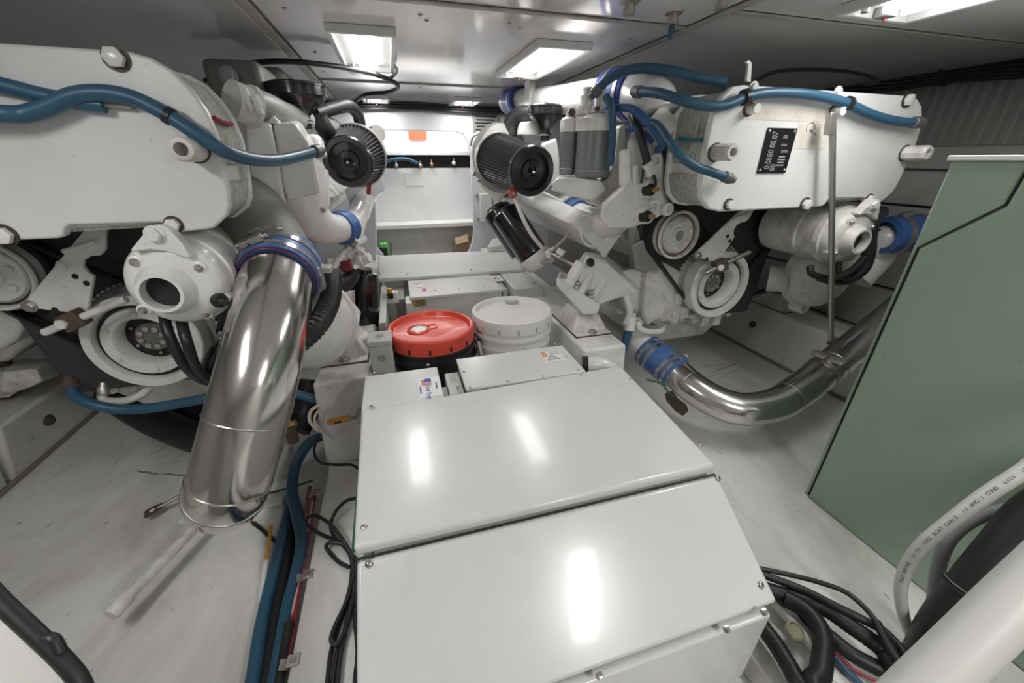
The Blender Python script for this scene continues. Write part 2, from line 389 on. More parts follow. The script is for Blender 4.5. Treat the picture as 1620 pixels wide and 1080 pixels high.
MB().box((-0.6, 3.40, 0.93), (1.0, 3.45, 1.02)).build('slot_recess', 'dark_void', wb)
MB().box((-0.6, 3.385, 0.535), (1.0, 3.45, 0.928)).build('lower_locker_panel', 'gelcoat_clean', wb, bevel=0.003)
MB().box((-0.6, 3.36, 1.02), (1.0, 3.45, 1.05)).build('locker_ledge', 'gelcoat_clean', wb, bevel=0.003)
MB().box((-0.6, 3.3, 0.0), (1.0, 3.45, 0.498)).build('locker_front', 'wall_grey', wb, bevel=0.003)
MB().box((0.10, 3.381, 0.80), (0.24, 3.386, 0.90)).build('access_hatch', 'gelcoat_clean', wb, bevel=0.002)
q = at(662, 211, Y=3.44)
tag(MB().box((q.x-0.075, 3.425, q.z-0.04), (q.x+0.06, 3.449, q.z+0.04)).build('fire_placard', 'orange_red', bevel=0.002), 'orange red placard on bright wall beyond the bulkhead opening', 'placard')
q = at(768, 195, Y=2.995)
pl = thing('notice_board', 'small dark notice plate high on bulkhead beside starboard air filter', 'sign', (q.x, 2.99, q.z-0.06))
MB().box((q.x-0.09, 2.988, q.z-0.06), (q.x+0.09, 2.999, q.z+0.06)).build('board', 'engine_grey', pl)
for k in range(5): quad_on((q.x, 2.988, q.z+0.04-0.02*k), (1, 0, 0), (0, 0, 1), 0.15-0.02*(k % 2), 0.008, 'ink_black', pl, 'text_line')
for k, (px, py) in enumerate([(627, 262), (665, 262), (683, 260), (718, 258)]):
    q = at(px, py, Y=3.37)
    v = thing('sea_valve', 'small %s valve in the dark slot, %s from the left' % (('grey metal', 'grey metal', 'upright bronze', 'pale')[k], ('first', 'second', 'third', 'fourth')[k]), 'valve', (q.x, 3.385, q.z-0.02), 'valves in the slot of the back wall')
    MB().ball(q, 0.016, 12).build('body', ['zinc', 'zinc', 'brass', 'engine_grimy'][k], v); MB().cyl(q, q+V((0, 0, 0.035)), 0.006).build('stem', 'zinc', v)
    MB().cyl(q+V((0, 0.0, 0)), q+V((0, 0.03, 0)), 0.011).build('tail', 'zinc', v)
hose('water_hose', 'grey blue hose bending into the slot of the back wall', ats([(606, 257, 3.36), (625, 252, 3.34), (645, 252, 3.34), (660, 258, 3.37)]), 0.012, 'hose_blue')
# cables along the deckhead at the bulkhead
for k in range(3):
    z = CEIL-0.015-0.016*k
    hose('overhead_cable', 'black cable along the deckhead above the bulkhead, %s from the top' % ('first', 'second', 'third')[k],
         [V((-0.9, 2.965, z)), V((-0.3, 2.96, z-0.006)), V((0.2, 2.967, z+0.004)), V((0.6, 2.96, z-0.006)), V((1.3, 2.965, z))], 0.0085, 'cable_black', 'cable', 'cables above the bulkhead')
q = at(766, 328, Y=2.99)
t = thing('wall_box', 'white electrical cover plate on bulkhead left of the oil filters', 'box', (q.x, 2.985, q.z-0.1))
MB().box((q.x-0.035, 2.96, q.z-0.10), (q.x+0.055, 2.999, q.z+0.10)).build('cover', 'gelcoat_clean', t, bevel=0.006)
for s in (-1, 1): MB().cyl((q.x-0.05, 2.985, q.z+s*0.085), (q.x-0.05, 2.999, q.z+s*0.085), 0.012, seg=6).build('stud', 'zinc', t)
hose('gauge_lead', 'thin pale lead running along the bulkhead to starboard filter', ats([(744, 230, 2.95), (750, 214, 2.9), (775, 207, 2.8), (800, 203, 2.4), (812, 192, 2.2)]), 0.009, 'junction_grey', 'cable')
# things in the locker
q = at(608, 380, Y=3.12)
t = thing('tool_tub', 'small white tub of tools with a bright green rag beyond far cover', 'tub', (q.x, q.y, 0.30))
MB().lathe((q.x, q.y, 0.20), (0, 0, 1), [(0, 0), (0.05, 0), (0.06, 0.12), (0.055, 0.12), (0.045, 0.01), (0, 0.01)], 20).build('tub', 'pail_white', t)
MB().obox((q.x-0.01, q.y, 0.37), (0.03, 0, 0), (0, 0.03, 0), (0, 0, 0.05)).build('rag', 'sponge_green', t, bevel=0.01)
MB().obox((q.x-0.015, q.y-0.02, 0.34), (0.028, 0, 0), (0, 0.02, 0), (0, 0, 0.05)).build('case', 'plastic_black', t, bevel=0.005)
MB().cyl((q.x+0.03, q.y, 0.28), (q.x+0.045, q.y, 0.42), 0.008).build('bottle', 'canister_grey', t)
q = at(733, 378, Y=3.16)
t = thing('cardboard_carton', 'open brown carton standing at right beyond far white cover', 'carton', (q.x, q.y, 0.0))
MB().box((q.x-0.07, q.y-0.02, 0.0), (q.x+0.09, q.y+0.10, 0.40)).build('carton_body', 'cardboard', t, bevel=0.004)
MB().obox((q.x-0.02, q.y-0.035, 0.41), (0.05, 0, 0.01), (0, 0.03, 0.02), (0, 0, 0.002)).build('flap', 'cardboard', t)
MB().ball((q.x+0.03, q.y+0.02, 0.40), 0.045, 14).build('contents', 'wood_brown', t)

# bearers (engine beds) and ledges
def bearer(name, label, sec, y0, y1, m='gelcoat', bev=0.012):
    return struct(tag(MB().prism([V((x, y0, z)) for x, z in sec], (0, y1-y0, 0)).build(name, m, bevel=bev, seg=3), label, 'beam'))
b1 = bearer('engine_bearer', 'outboard white bearer under the left engine by the hull side', [(-1.36, 0), (-1.31, 0.215), (-1.62, 0.235), (-1.75, 0.0)], 1.42, 2.9)
bearer('engine_bearer', 'low white step along the hull side ahead of left bearer', [(-1.36, 0), (-1.34, 0.13), (-1.66, 0.14), (-1.75, 0.0)], -0.8, 1.40)
b2 = bearer('engine_bearer', 'inboard white bearer under left engine beside the near cover', [(-0.33, 0), (-0.305, 0.38), (-0.135, 0.38), (-0.115, 0.0)], 1.13, 2.9)
b3 = bearer('engine_bearer', 'inboard white bearer under right engine beside the white bucket', [(0.57, 0), (0.585, 0.385), (0.755, 0.385), (0.775, 0.0)], 1.10, 2.9)
b4 = bearer('engine_bearer', 'outboard white bearer under the right engine behind steel pipe', [(1.87, 0), (1.94, 0.235), (2.14, 0.235), (2.22, 0.0)], 0.6, 2.9)
bearer('floor_ledge', 'raised white ledge with rusty clips left of the near cover', [(-0.325, 0), (-0.315, 0.07), (-0.12, 0.07), (-0.11, 0.0)], -1.0, 1.12, bev=0.006)
bearer('floor_ledge', 'raised white ledge right of the near cover under black cables', [(0.60, 0), (0.61, 0.05), (0.80, 0.05), (0.81, 0.0)], -1.0, 0.75, bev=0.006)
for bb, p in ((b1, at(76, 664, X=-1.33)), (b4, at(1191, 513, X=1.91))):
    MB().lathe(p, (-1 if p.x > 0 else 1, 0, 0.25), [(0.022, -0.004), (0.02, 0.006), (0.012, 0.012), (0, 0.014)], 18).build('plug', 'rusty', bb)
# floor fillet seam strips
MB().tube([V((-1.352, -0.6, 0.004)), V((-1.352, 2.8, 0.004))], 0.008, 8, smooth=False).build('seam_bead', 'scuff', fl)
MB().tube([V((1.862, 0.3, 0.004)), V((1.862, 2.8, 0.004))], 0.008, 8, smooth=False).build('seam_bead', 'scuff', fl)

# ------------------------------------------------------------------ lamps
def lamp(i, x0, x1, y0, y1, label):
    t = thing('ceiling_lamp', label, 'lamp', ((x0+x1)/2, (y0+y1)/2, CEIL-0.022), 'flush lamps in the overhead')
    z0, z1 = CEIL-0.022, CEIL-0.0005; fw = 0.014
    MB().box((x0+fw, y0+fw, CEIL-0.004), (x1-fw, y1-fw, z1)).build('reflector_tray', 'reflector', t)
    for (a, b) in [((x0, y0, z0), (x1, y0+fw, z1)), ((x0, y1-fw, z0), (x1, y1, z1)), ((x0, y0+fw, z0), (x0+fw, y1-fw, z1)), ((x1-fw, y0+fw, z0), (x1, y1-fw, z1))]:
        MB().box(a, b).build('frame_bar', 'gelcoat_clean', t, bevel=0.002)
    cx = (x0+x1)/2; r = 0.0085
    for s in (-1, 1):
        c = cx+s*(x1-x0)*0.13
        MB().tube([V((c, y0+0.05, CEIL-0.014)), V((c, (y0+y1)/2, CEIL-0.014)), V((c, y1-0.05, CEIL-0.014))], r, 14).build('lamp_tube', 'tube_light', t)
    MB().box((cx-0.018, y1-0.048, CEIL-0.024), (cx+0.018, y1-0.018, CEIL-0.004)).build('lamp_holder', 'engine_grey', t, bevel=0.002)
    MB().cyl((cx, y1-0.033, CEIL-0.030), (cx, y1-0.033, CEIL-0.024), 0.004).build('indicator', 'ink_red', t)
    MB().cyl((cx-(x1-x0)*0.3, y1-0.035, CEIL-0.02), (cx-(x1-x0)*0.3, y1-0.035, CEIL-0.004), 0.008).build('clip', 'steel_dull', t)
for i, (lp, lb) in enumerate(zip(LAMPS, ['nearer lamp on the left of the two, above the red bucket', 'nearer lamp of the right pair, above the fuel filters', 'small distant lamp at left near the bulkhead',
        'small distant lamp at right near the bulkhead', 'lamp at the top right edge above green cabinet', 'lamp overhead at left outside the view', 'lamp overhead behind the view'])):
    lamp(i, *lp[:4], 'bright rectangular overhead ' + lb)
# deckhead drain fittings
for k, (px, py, blue) in enumerate([(996, 12, False), (1065, 28, True), (1142, 3, False)]):
    q = at(px, py, Z=CEIL-0.012)
    t = thing('deck_drain', ('bare metal deck fitting nearest the middle seam', 'metal deck fitting with a blue hose tail hanging down', 'metal deck fitting at the top edge near the right seam')[k], 'fitting', (q.x, q.y, CEIL-0.03), 'drain fittings in the overhead')
    MB().lathe((q.x, q.y, CEIL), (0, 0, -1), [(0, 0), (0.024, 0), (0.022, 0.004), (0.011, 0.005), (0.011, 0.016), (0.014, 0.016), (0.014, 0.026), (0.008, 0.027), (0, 0.027)], 18).build('flange', 'zinc', t)
    if blue: MB().cyl((q.x, q.y, CEIL-0.026), (q.x, q.y+0.002, CEIL-0.055), 0.007).build('hose_tail', 'hose_blue', t)
# ================================================================== engines
DX = 1.96                      # the two engines are alike and stand this far apart
PY = 0.98                      # their front plates
def XZ(q): return (q.x, q.z)
L_ = lambda pts: [XZ(at(*q, Y=PY)) for q in pts]
R_ = lambda pts: [(a-DX, b) for a, b in (XZ(at(*q, Y=PY)) for q in pts)]
PLATE = L_([(200, 80), (235, 90), (270, 110), (300, 140), (325, 175), (342, 215), (352, 255), (360, 300), (362, 325), (358, 341), (337, 361), (285, 368), (259, 354), (249, 352), (109, 356), (102, 361), (100, 373), (91, 377)]) \
      + R_([(1140, 335), (1122, 331), (1111, 315), (1109, 291), (1116, 244), (1131, 170), (1147, 149), (1162, 136), (1178, 134)])
PCX = sum(a for a, b in PLATE)/len(PLATE); PX0 = min(a for a, b in PLATE); PX1 = max(a for a, b in PLATE)
CX, CZ = -0.722, 0.53          # crankshaft
def inset(poly, k, dz=0.0):
    cx = (PX0+PX1)/2; cz = 1.01
    return [(cx+(a-cx)*(1-k/0.41), cz+(b-cz)*(1-(k+dz)/0.165)) for a, b in poly]
SIMPLE = [q for i, q in enumerate(PLATE) if i not in (11, 12, 13, 14, 15, 16)]
def engine(dx, label):
    e = thing('marine_diesel_engine', label, 'engine', (CX+dx, 1.7, 0.2), 'twin main engines')
    O = V((dx, 0, 0))
    def pv(poly, y): return [V((a+dx, y, b)) for a, b in poly]
    left = dx == 0
    # --- front plate with its bolts and stand-offs
    p = MB().prism(pv(PLATE, PY), (0, 0.022, 0)).build('front_plate', 'plate_white', e, bevel=0.005, seg=3)
    for (px, py, side, r) in [(184, 92, 0, 0.017), (275, 355, 0, 0.014), (8, 372, 0, 0.017), (1152, 323, 1, 0.014), (1440, 155, 1, 0.015)]:
        if px == 1440 : continue
        q = at(px, py, Y=PY) + (O if not side else O-V((DX, 0, 0)))
        b = MB().lathe(q, (0, -1, 0), [(0, 0), (r*1.22, 0), (r*1.22, 0.003), (0, 0.003)], 20).build('washer', 'greasy', p); bolt(q-V((0, 0.003, 0)), (0, -1, 0), r*0.95, p, 'engine_white', washer=False, h=0.011)
    for (px, py, side) in [(311, 237, 0), (1131, 241, 1)]:
        q = at(px, py, Y=PY) + (O if not side else O-V((DX, 0, 0)))
        so = MB().lathe(q, (0, -1, 0), [(0.0, 0), (0.021, 0), (0.021, 0.062), (0.019, 0.066), (0.0115, 0.066), (0.0115, 0.03), (0, 0.03)], 8 if not left else 20).build('stand_off', 'engine_grimy', p)
        MB().lathe(q-V((0, 0.0, 0)), (0, -1, 0), [(0.0215, 0.001), (0.024, 0.001), (0.024, 0.004), (0.0215, 0.004)], 20).build('rust_ring', 'greasy', p)
    # --- charge cooler core wrapped in woven lagging, split in two by a rib
    up = [(a, max(b, 0.985)) for a, b in inset(SIMPLE, 0.008)]; lo = [(a, min(b, 0.955)) for a, b in inset(SIMPLE, 0.008)]
    core = MB().prism(pv(inset(SIMPLE, 0.016), PY+0.02), (0, 0.14, 0)).build('cooler_core', 'engine_white', e)
    for half in (up, lo):
        MB().prism(pv(half, PY+0.024), (0, 0.130, 0)).build('lagging', 'blanket', core, bevel=0.008, seg=3)
    sx = PX1-0.008 if left else PX0+0.008
    MB().tube([V((sx+dx+(0.004 if left else -0.004), PY+0.028, 1.072 if left else 1.045)), V((sx+dx+(0.004 if left else -0.004), PY+0.08, 1.067 if left else 1.047)), V((sx+dx+(0.002 if left else -0.002), PY+0.13, 1.068 if left else 1.052))], 0.0045, 8).build('marker_yarn', 'yarn_red' if left else 'yarn_teal', core)
    fl2 = MB().prism(pv(inset(SIMPLE, 0.002), PY+0.155), (0, 0.022, 0)).build('rear_flange', 'engine_white', e, bevel=0.006)
    # tapered housing behind the cooler
    r0, r1, r2 = inset(SIMPLE, 0.03), inset(SIMPLE, 0.05), inset(SIMPLE, 0.13, -0.03)
    MB().loft([pv(r0, PY+0.165), pv(r1, PY+0.25), pv(r2, PY+0.42)]).build('cooler_housing', 'engine_white', e, smooth=50)
    # --- block, sump, cylinder banks
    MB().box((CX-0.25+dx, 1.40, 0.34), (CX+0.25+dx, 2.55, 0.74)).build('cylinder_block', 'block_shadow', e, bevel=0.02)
    MB().loft([[V((CX+s*0.24+dx, y, 0.345)) for s, y in ((-1, 1.36), (1, 1.36), (1, 2.5), (-1, 2.5))], [V((CX+s*0.17+dx, y, 0.2)) for s, y in ((-1, 1.42), (1, 1.42), (1, 2.3), (-1, 2.3))]]).build('sump', 'engine_grimy', e, bevel=0.015)
    for k in range(9):
        x = CX-0.2+0.05*k+dx
        MB().cyl((x, 1.335, 0.345), (x, 1.39, 0.345), 0.016).build('sump_lug', 'engine_grimy', e)
    for s in (-1, 1):
        sec = [(0.06, 0.74), (0.25, 0.60), (0.47, 0.80), (0.31, 0.985)]
        hd = MB().prism([V((CX+s*a+dx, 1.40, b)) for a, b in sec], (0, 1.1, 0)).build('cylinder_bank', 'engine_white', e, bevel=0.012)
        for k in range(6):
            y = 1.44+0.175*k
            cc = V((CX+s*0.405+dx, y+0.075, 0.905)); n = V((s*0.755, 0, 0.655)); t2 = V((-s*0.655, 0, 0.755))
            MB().obox(cc, V((0, 0.078, 0)), t2*0.10, n*0.025).build('valve_cover', 'engine_white', hd, bevel=0.012, seg=3)
    MB().prism([V((CX+a+dx, 1.30, b)) for a, b in [(-0.27, 0.36), (0.27, 0.36), (0.30, 0.62), (0.38, 0.80), (0.2, 0.9), (-0.2, 0.9), (-0.38, 0.80), (-0.30, 0.62)]], (0, 0.10, 0)).build('timing_case', 'front_shade', e, bevel=0.01)
    if not left: MB().prism([V((CX+a+dx, 1.29, b)) for a, b in [(-0.29, 0.36), (0.05, 0.36), (0.05, 0.42), (-0.10, 0.50), (-0.14, 0.58), (-0.24, 0.63), (-0.31, 0.60)]], (0, 0.09, 0)).build('front_cover', 'engine_grimy', e, bevel=0.012)
    for k in range(0 if left else 5):
        bolt((CX-0.27+0.055*k+dx, 1.29, 0.375), (0, -1, 0), 0.010, e, 'engine_grimy', h=0.009)
    # --- crank pulley with damper
    c = V((CX+dx, 1.225, CZ))
    dm = MB().lathe((c.x, 1.285, c.z), (0, 1, 0), [(0.10, 0), (0.150, 0.002), (0.158, 0.01), (0.158, 0.065), (0.150, 0.07), (0.0, 0.07)], 48).build('vibration_damper', 'engine_grey', e)
    for k in range(60):
        a = 2*math.pi*k/60
        if k == 0:
            fin = MB().obox((c.x+0.159*math.cos(a), 1.318, c.z+0.159*math.sin(a)), (0.0025, 0, 0), (0, 0.028, 0), (0, 0, 0.003)).build('fin', 'engine_grimy', dm)
        else:
            f2 = clone(fin, dm, (c.x+0.159*math.cos(a), 1.318, c.z+0.159*math.sin(a))); f2.rotation_euler = (0, -a, 0)
    cp = MB().lathe(c, (0, 1, 0), [(0.137, 0.055), (0.139, 0.0), (0.136, -0.004), (0.114, -0.004), (0.110, 0.018), (0.101, 0.018), (0.098, 0.004), (0.074, 0.004), (0.068, 0.012), (0.068, 0.06), (0.137, 0.06)], 56).build('crank_pulley', 'engine_white', e)
    MB().torus(c+V((0, 0.014, 0)), (0, 1, 0), 0.1055, 0.0042, 56, 6).build('groove', 'rubber_black', cp)
    MB().lathe(c, (0, 1, 0), [(0.067, 0.055), (0.067, 0.058), (0.0, 0.058)], 36).build('hub_recess', 'rubber_black', cp)
    MB().lathe(c, (0, 1, 0), [(0.0, 0.042), (0.038, 0.042), (0.043, 0.047), (0.043, 0.058)], 30).build('hub', 'block_shadow', cp)
    for k in range(8):
        a = 2*math.pi*k/8+0.2
        q = c+V((0.028*math.cos(a), 0.042, 0.028*math.sin(a)))
        if k == 0: hb = bolt(q, (0, -1, 0), 0.0085, cp, 'zinc', washer=False)
        else: clone(hb, cp, WL[hb.name]-(c+V((0.028*math.cos(0.2), 0.042, 0.028*math.sin(0.2))))+q)
    for k in range(6):
        a = 2*math.pi*k/6+0.5
        bolt(c+V((0.085*math.cos(a), 0.004, 0.085*math.sin(a))), (0, -1, 0), 0.008, cp, 'engine_white', washer=False, h=0.006)
        bolt(c+V((0.055*math.cos(a), 0.055, 0.055*math.sin(a))), (0, -1, 0), 0.0045, cp, 'engine_grey', washer=False)
    MB().lathe((c.x, 1.282, c.z), (0, 1, 0), [(0.128, 0), (0.128, 0.01), (0.118, 0.012), (0.118, 0.02), (0.128, 0.022), (0.128, 0.03)], 40).build('belt_drum', 'rubber_black', cp)
    # --- upper pulley
    fx, fz = -0.965, 0.742
    f = V((fx+dx, 1.225, fz))
    up_ = MB().lathe(f, (0, 1, 0), [(0.086, 0.06), (0.088, 0.0), (0.085, -0.004), (0.079, -0.004), (0.076, 0.012), (0.070, 0.014), (0.064, 0.004), (0.030, 0.002), (0.028, -0.006), (0.019, -0.006), (0.019, 0.02), (0, 0.02)], 44).build('upper_pulley', 'engine_grimy' if not left else 'engine_white', e)
    MB().lathe(f, (0, 1, 0), [(0.0875, 0.002), (0.0895, 0.001), (0.0895, 0.01), (0.0875, 0.011)], 44).build('pulley_rim', 'brown_ring' if not left else 'engine_grey', up_)
    MB().torus(f+V((0, 0.010, 0)), (0, 1, 0), 0.0735, 0.003, 44, 6).build('groove', 'brown_ring' if not left else 'rubber_black', up_)
    MB().lathe(f, (0, 1, 0), [(0.0185, 0.003), (0, 0.003)], 20).build('bore', 'engine_grey', up_)
    for k in range(6):
        a = 2*math.pi*k/6+0.3
        bolt(f+V((0.047*math.cos(a), 0.003, 0.047*math.sin(a))), (0, -1, 0), 0.009, up_, 'engine_white', washer=False, h=0.008)
    MB().lathe((f.x, 1.26, f.z), (0, 1, 0), [(0.0, 0), (0.10, 0), (0.10, 0.012), (0.09, 0.014), (0.09, 0.024), (0.105, 0.026), (0.105, 0.05), (0, 0.05)], 40).build('belt_drum', 'rubber_black', up_)
    MB().lathe((f.x-0.012, 1.315, f.z-0.02), (0, 1, 0), [(0.0, 0), (0.118, 0), (0.122, 0.006), (0.122, 0.04), (0, 0.04)], 40).build('pulley_housing', 'engine_grey', up_)
    belt([(c.x, c.z, 0.124), (f.x, f.z, 0.093)], 1.263, 1.283, e)
    belt([(c.x, c.z, 0.122), (f.x, f.z, 0.094), (CX+0.30+dx, 0.80, 0.05)], 1.288, 1.303, e)
    MB().lathe((CX+0.30+dx, 1.262, 0.80), (0, 1, 0), [(0, 0), (0.052, 0), (0.052, 0.05), (0, 0.05)], 28).build('idler_pulley', 'engine_grey', e)
    # --- slanted bracket plate with adjuster rod
    br = [XZ(at(*q, Y=1.19)) for q in [(140, 355), (168, 355), (166, 395), (158, 404), (143, 405), (132, 412), (131, 422), (138, 431), (148, 438), (137, 499), (125, 496), (45, 487), (38, 481), (42, 474)]]
    bk = MB().prism(pv(br, 1.19), (0, 0.012, 0)).build('bracket_plate', 'engine_white', e, bevel=0.002)
    for (px, py, r) in [(101, 421, 0.011), (152, 361, 0.010), (47, 484, 0.012)]: bolt(at(px, py, Y=1.19)+O, (0, -1, 0), r, bk, 'engine_white' if px > 60 else 'zinc', h=0.01)
    for (px, py) in [(119, 437), (87, 490), (137, 448)]:
        q = at(px, py, Y=1.19)+O; MB().lathe(q-V((0, 0.0006, 0)), (0, 1, 0), [(0, 0), (0.007, 0), (0.007, 0.0005)], 14).build('bolt_hole', 'dark_void', bk)
    MB().tube([at(100, 398, Y=1.185)+O, at(150, 383, Y=1.185)+O], 0.006, 8, smooth=False).build('weld_bead', 'engine_white', bk)
    ad = MB().cyl(at(70, 526, Y=1.16)+O, at(200, 473, Y=1.165)+O, 0.0095, seg=12).build('adjuster_rod', 'engine_grimy' if left else 'zinc', e)
    nb = at(117, 506, Y=1.165)+O
    MB().obox(nb, (0.022, 0, 0.009), (0, 0.018, 0), (-0.008, 0, 0.02)).build('adjuster_block', 'rusty', ad, bevel=0.004)
    bolt(nb-V((0.014, 0.016, 0.002)), (0, -1, 0), 0.013, ad, 'engine_white', washer=False)
    # --- sea water pump hanging below the plate
    pc = at(272, 452, Y=0.955)+O
    sp = MB().lathe(pc, (0, 1, 0), [(0, 0), (0.066, 0.0), (0.084, 0.010), (0.092, 0.026), (0.093, 0.05), (0.099, 0.053), (0.099, 0.075), (0.094, 0.078), (0.094, 0.14), (0.1, 0.143), (0.1, 0.155), (0.095, 0.158), (0.095, 0.30), (0.08, 0.315), (0, 0.315)], 48).build('sea_water_pump', 'engine_grimy' if not left else 'engine_white', e)
    hc = at(253, 465, Y=0.925)+O
    MB().lathe(hc, (0, 1, 0), [(0.036, 0.03), (0.034, 0.0), (0.0405, 0.0), (0.044, 0.012), (0.056, 0.032), (0.056, 0.045)], 36).build('inlet_snout', 'engine_grimy' if not left else 'engine_white', sp)
    MB().lathe(hc, (0, 1, 0), [(0.0352, 0.0285), (0, 0.0285)], 30).build('bore', 'dark_void', sp)
    for (px, py) in [(213, 415), (314, 424), (226, 491), (321, 500), (352, 477)]:
        q = at(px, py, Y=0.955)+O; q.y = 0.962 if px not in (321, 352) else 0.975
        bs = MB().lathe(q+V((0, 0.03, 0)), (0, -1, 0), [(0, 0), (0.014, 0), (0.013, 0.034), (0.01, 0.036), (0, 0.036)], 16).build('boss', 'engine_grimy' if not left else 'engine_white', sp)
        MB().lathe(q-V((0, 0.006, 0)), (0, -1, 0), [(0, 0), (0.0085, 0), (0.0085, 0.003), (0.005, 0.008), (0, 0.009)], 12).build('bolt', 'zinc', sp)
    ear = [XZ(at(*q, Y=0.945)) for q in [(205, 396), (228, 368), (236, 358), (252, 356), (266, 362), (288, 386), (302, 407), (296, 409), (262, 398), (238, 395), (212, 399)]]
    eb = MB().prism([V((a+dx, 0.945, b)) for a, b in ear], (0, 0.03, 0)).build('lifting_ear', 'engine_white' if left else 'engine_grimy', sp, bevel=0.004)
    bolt(at(245, 371, Y=0.945)+O, (0, -1, 0), 0.0135, sp, 'engine_white', h=0.012)
    # --- volute housing beside the pump
    vc = V((-0.295+dx, 1.10, 0.562))
    vl = MB().lathe(vc, (0, 1, 0), [(0, -0.035), (0.05, -0.03), (0.095, -0.012), (0.125, 0.015), (0.135, 0.045), (0.135, 0.075), (0.143, 0.078), (0.143, 0.10), (0.12, 0.12), (0, 0.14)], 48).build('volute_housing', 'engine_white' if left else 'engine_grimy', e)
    for a in ((-2.36,) if left else (-1.75, -0.6)):
        q = vc+V((0.145*math.cos(a), 0.055, 0.145*math.sin(a)))
        MB().lathe(q+V((0, 0.045, 0)), (0, -1, 0), [(0, 0), (0.03, 0), (0.027, 0.05), (0.023, 0.056), (0.014, 0.056), (0.014, 0.048), (0, 0.048)], 24).build('boss', 'engine_white' if left else 'engine_grimy', vl)
    # --- feet: rubber mounts on the bearers
    for s, top in ((-1, 0.235), (1, 0.38)) if left else ((-1, 0.385), (1, 0.235)):
        outer = (s == -1) == left
        mx = (-1.46 if left else 2.04) if outer else (-0.222 if left else 0.675)
        my = (1.72 if left else 1.60) if outer else (1.36 if left else 1.33)
        mt = MB().loft([[V((mx+sx*0.075, my+sy*0.095, top)) for sx, sy in ((-1, -1), (1, -1), (1, 1), (-1, 1))], [V((mx+sx*0.062, my+sy*0.08, top+0.03)) for sx, sy in ((-1, -1), (1, -1), (1, 1), (-1, 1))], [V((mx+sx*0.04, my+sy*0.055, top+0.075)) for sx, sy in ((-1, -1), (1, -1), (1, 1), (-1, 1))]]).build('rubber_mount', 'engine_grimy', e, bevel=0.006)
        MB().obox((mx, my, top+0.0015), (0.077, 0, 0), (0, 0.129, 0), (0, 0, 0.0015)).build('rubber_sheet', 'greasy', mt)
        MB().obox((mx, my, top+0.005), (0.072, 0, 0), (0, 0.125, 0), (0, 0, 0.003)).build('base_flange', 'engine_grimy', mt, bevel=0.002)
        for sy in (-1, 1): bolt((mx, my+sy*0.11, top+0.007), (0, 0, 1), 0.014, mt, 'zinc')
        MB().cyl((mx, my, top+0.07), (mx, my, top+0.105), 0.026, seg=24).build('spacer', 'rusty', mt)
        MB().cyl((mx, my, top+0.10), (mx, my, top+0.15), 0.014, seg=16).build('stud', 'zinc', mt)
    return e
EL = engine(0, 'big white diesel engine on the left with its broad blank front plate')
ER = engine(DX, 'big white diesel engine on the right with black nameplate and grey fuel filters')

# ---------------------------------------------------------------- left engine: parts seen from the passage
def pt(name, m, parent, mb, **k): return mb.build(name, m, parent, **k)
# intake casting behind the cooler, split by a seam
cs = MB().loft([ats([(384, 190), (428, 196), (440, 250), (446, 292), (455, 335), (420, 345), (398, 310), (391, 250)], Y=1.30), ats([(398, 184), (436, 190), (448, 250), (455, 292), (462, 335), (432, 342), (412, 310), (402, 250)], Y=1.46)]).build('intake_casting', 'engine_white', EL, bevel=0.008)
MB().loft([ats([(430, 196), (466, 194), (489, 226), (500, 268), (507, 305), (455, 318), (446, 292), (440, 250)], Y=1.32), ats([(440, 190), (474, 189), (496, 226), (506, 268), (513, 305), (466, 318), (456, 292), (448, 250)], Y=1.5)]).build('intake_elbow_cover', 'engine_white', EL, bevel=0.010, seg=3)
MB().prism(ats([(414, 192), (424, 190), (431, 180), (440, 192), (440, 196), (415, 197)], Y=1.33), (0, 0.05, 0)).build('lifting_lug', 'engine_white', EL, bevel=0.004)
el = MB().tube(ats([(478, 268, 1.42), (481, 305, 1.40), (487, 335, 1.39), (504, 355, 1.40), (526, 362, 1.44), (545, 360, 1.50)]), [0.074, 0.072, 0.066, 0.056, 0.048, 0.044], 24).build('intake_elbow', 'engine_white', EL)
a, b = at(536, 362, Y=1.47), at(552, 358, Y=1.53)
MB().lathe(a, b-a, [(0.044, 0), (0.054, 0.002), (0.057, 0.012), (0.053, 0.018), (0.053, 0.03), (0.057, 0.036), (0.056, 0.05), (0.044, 0.052)], 32).build('blue_sleeve', 'silicone_blue', el)
MB().tube([b, at(566, 342, Y=1.75), at(580, 310, Y=2.1), at(590, 295, Y=2.5)], 0.042, 20).build('air_pipe', 'engine_white', el)
MB().cyl(at(530, 378, Y=1.44), at(530, 384, Y=1.44), 0.012).build('drain_boss', 'engine_white', el)
for (px, py) in [(458, 325), (511, 332), (500, 292), (448, 297)]: bolt(at(px, py, Y=1.36 if px < 480 else 1.35), (0, -1, 0), 0.009, EL, 'zinc', washer=False)
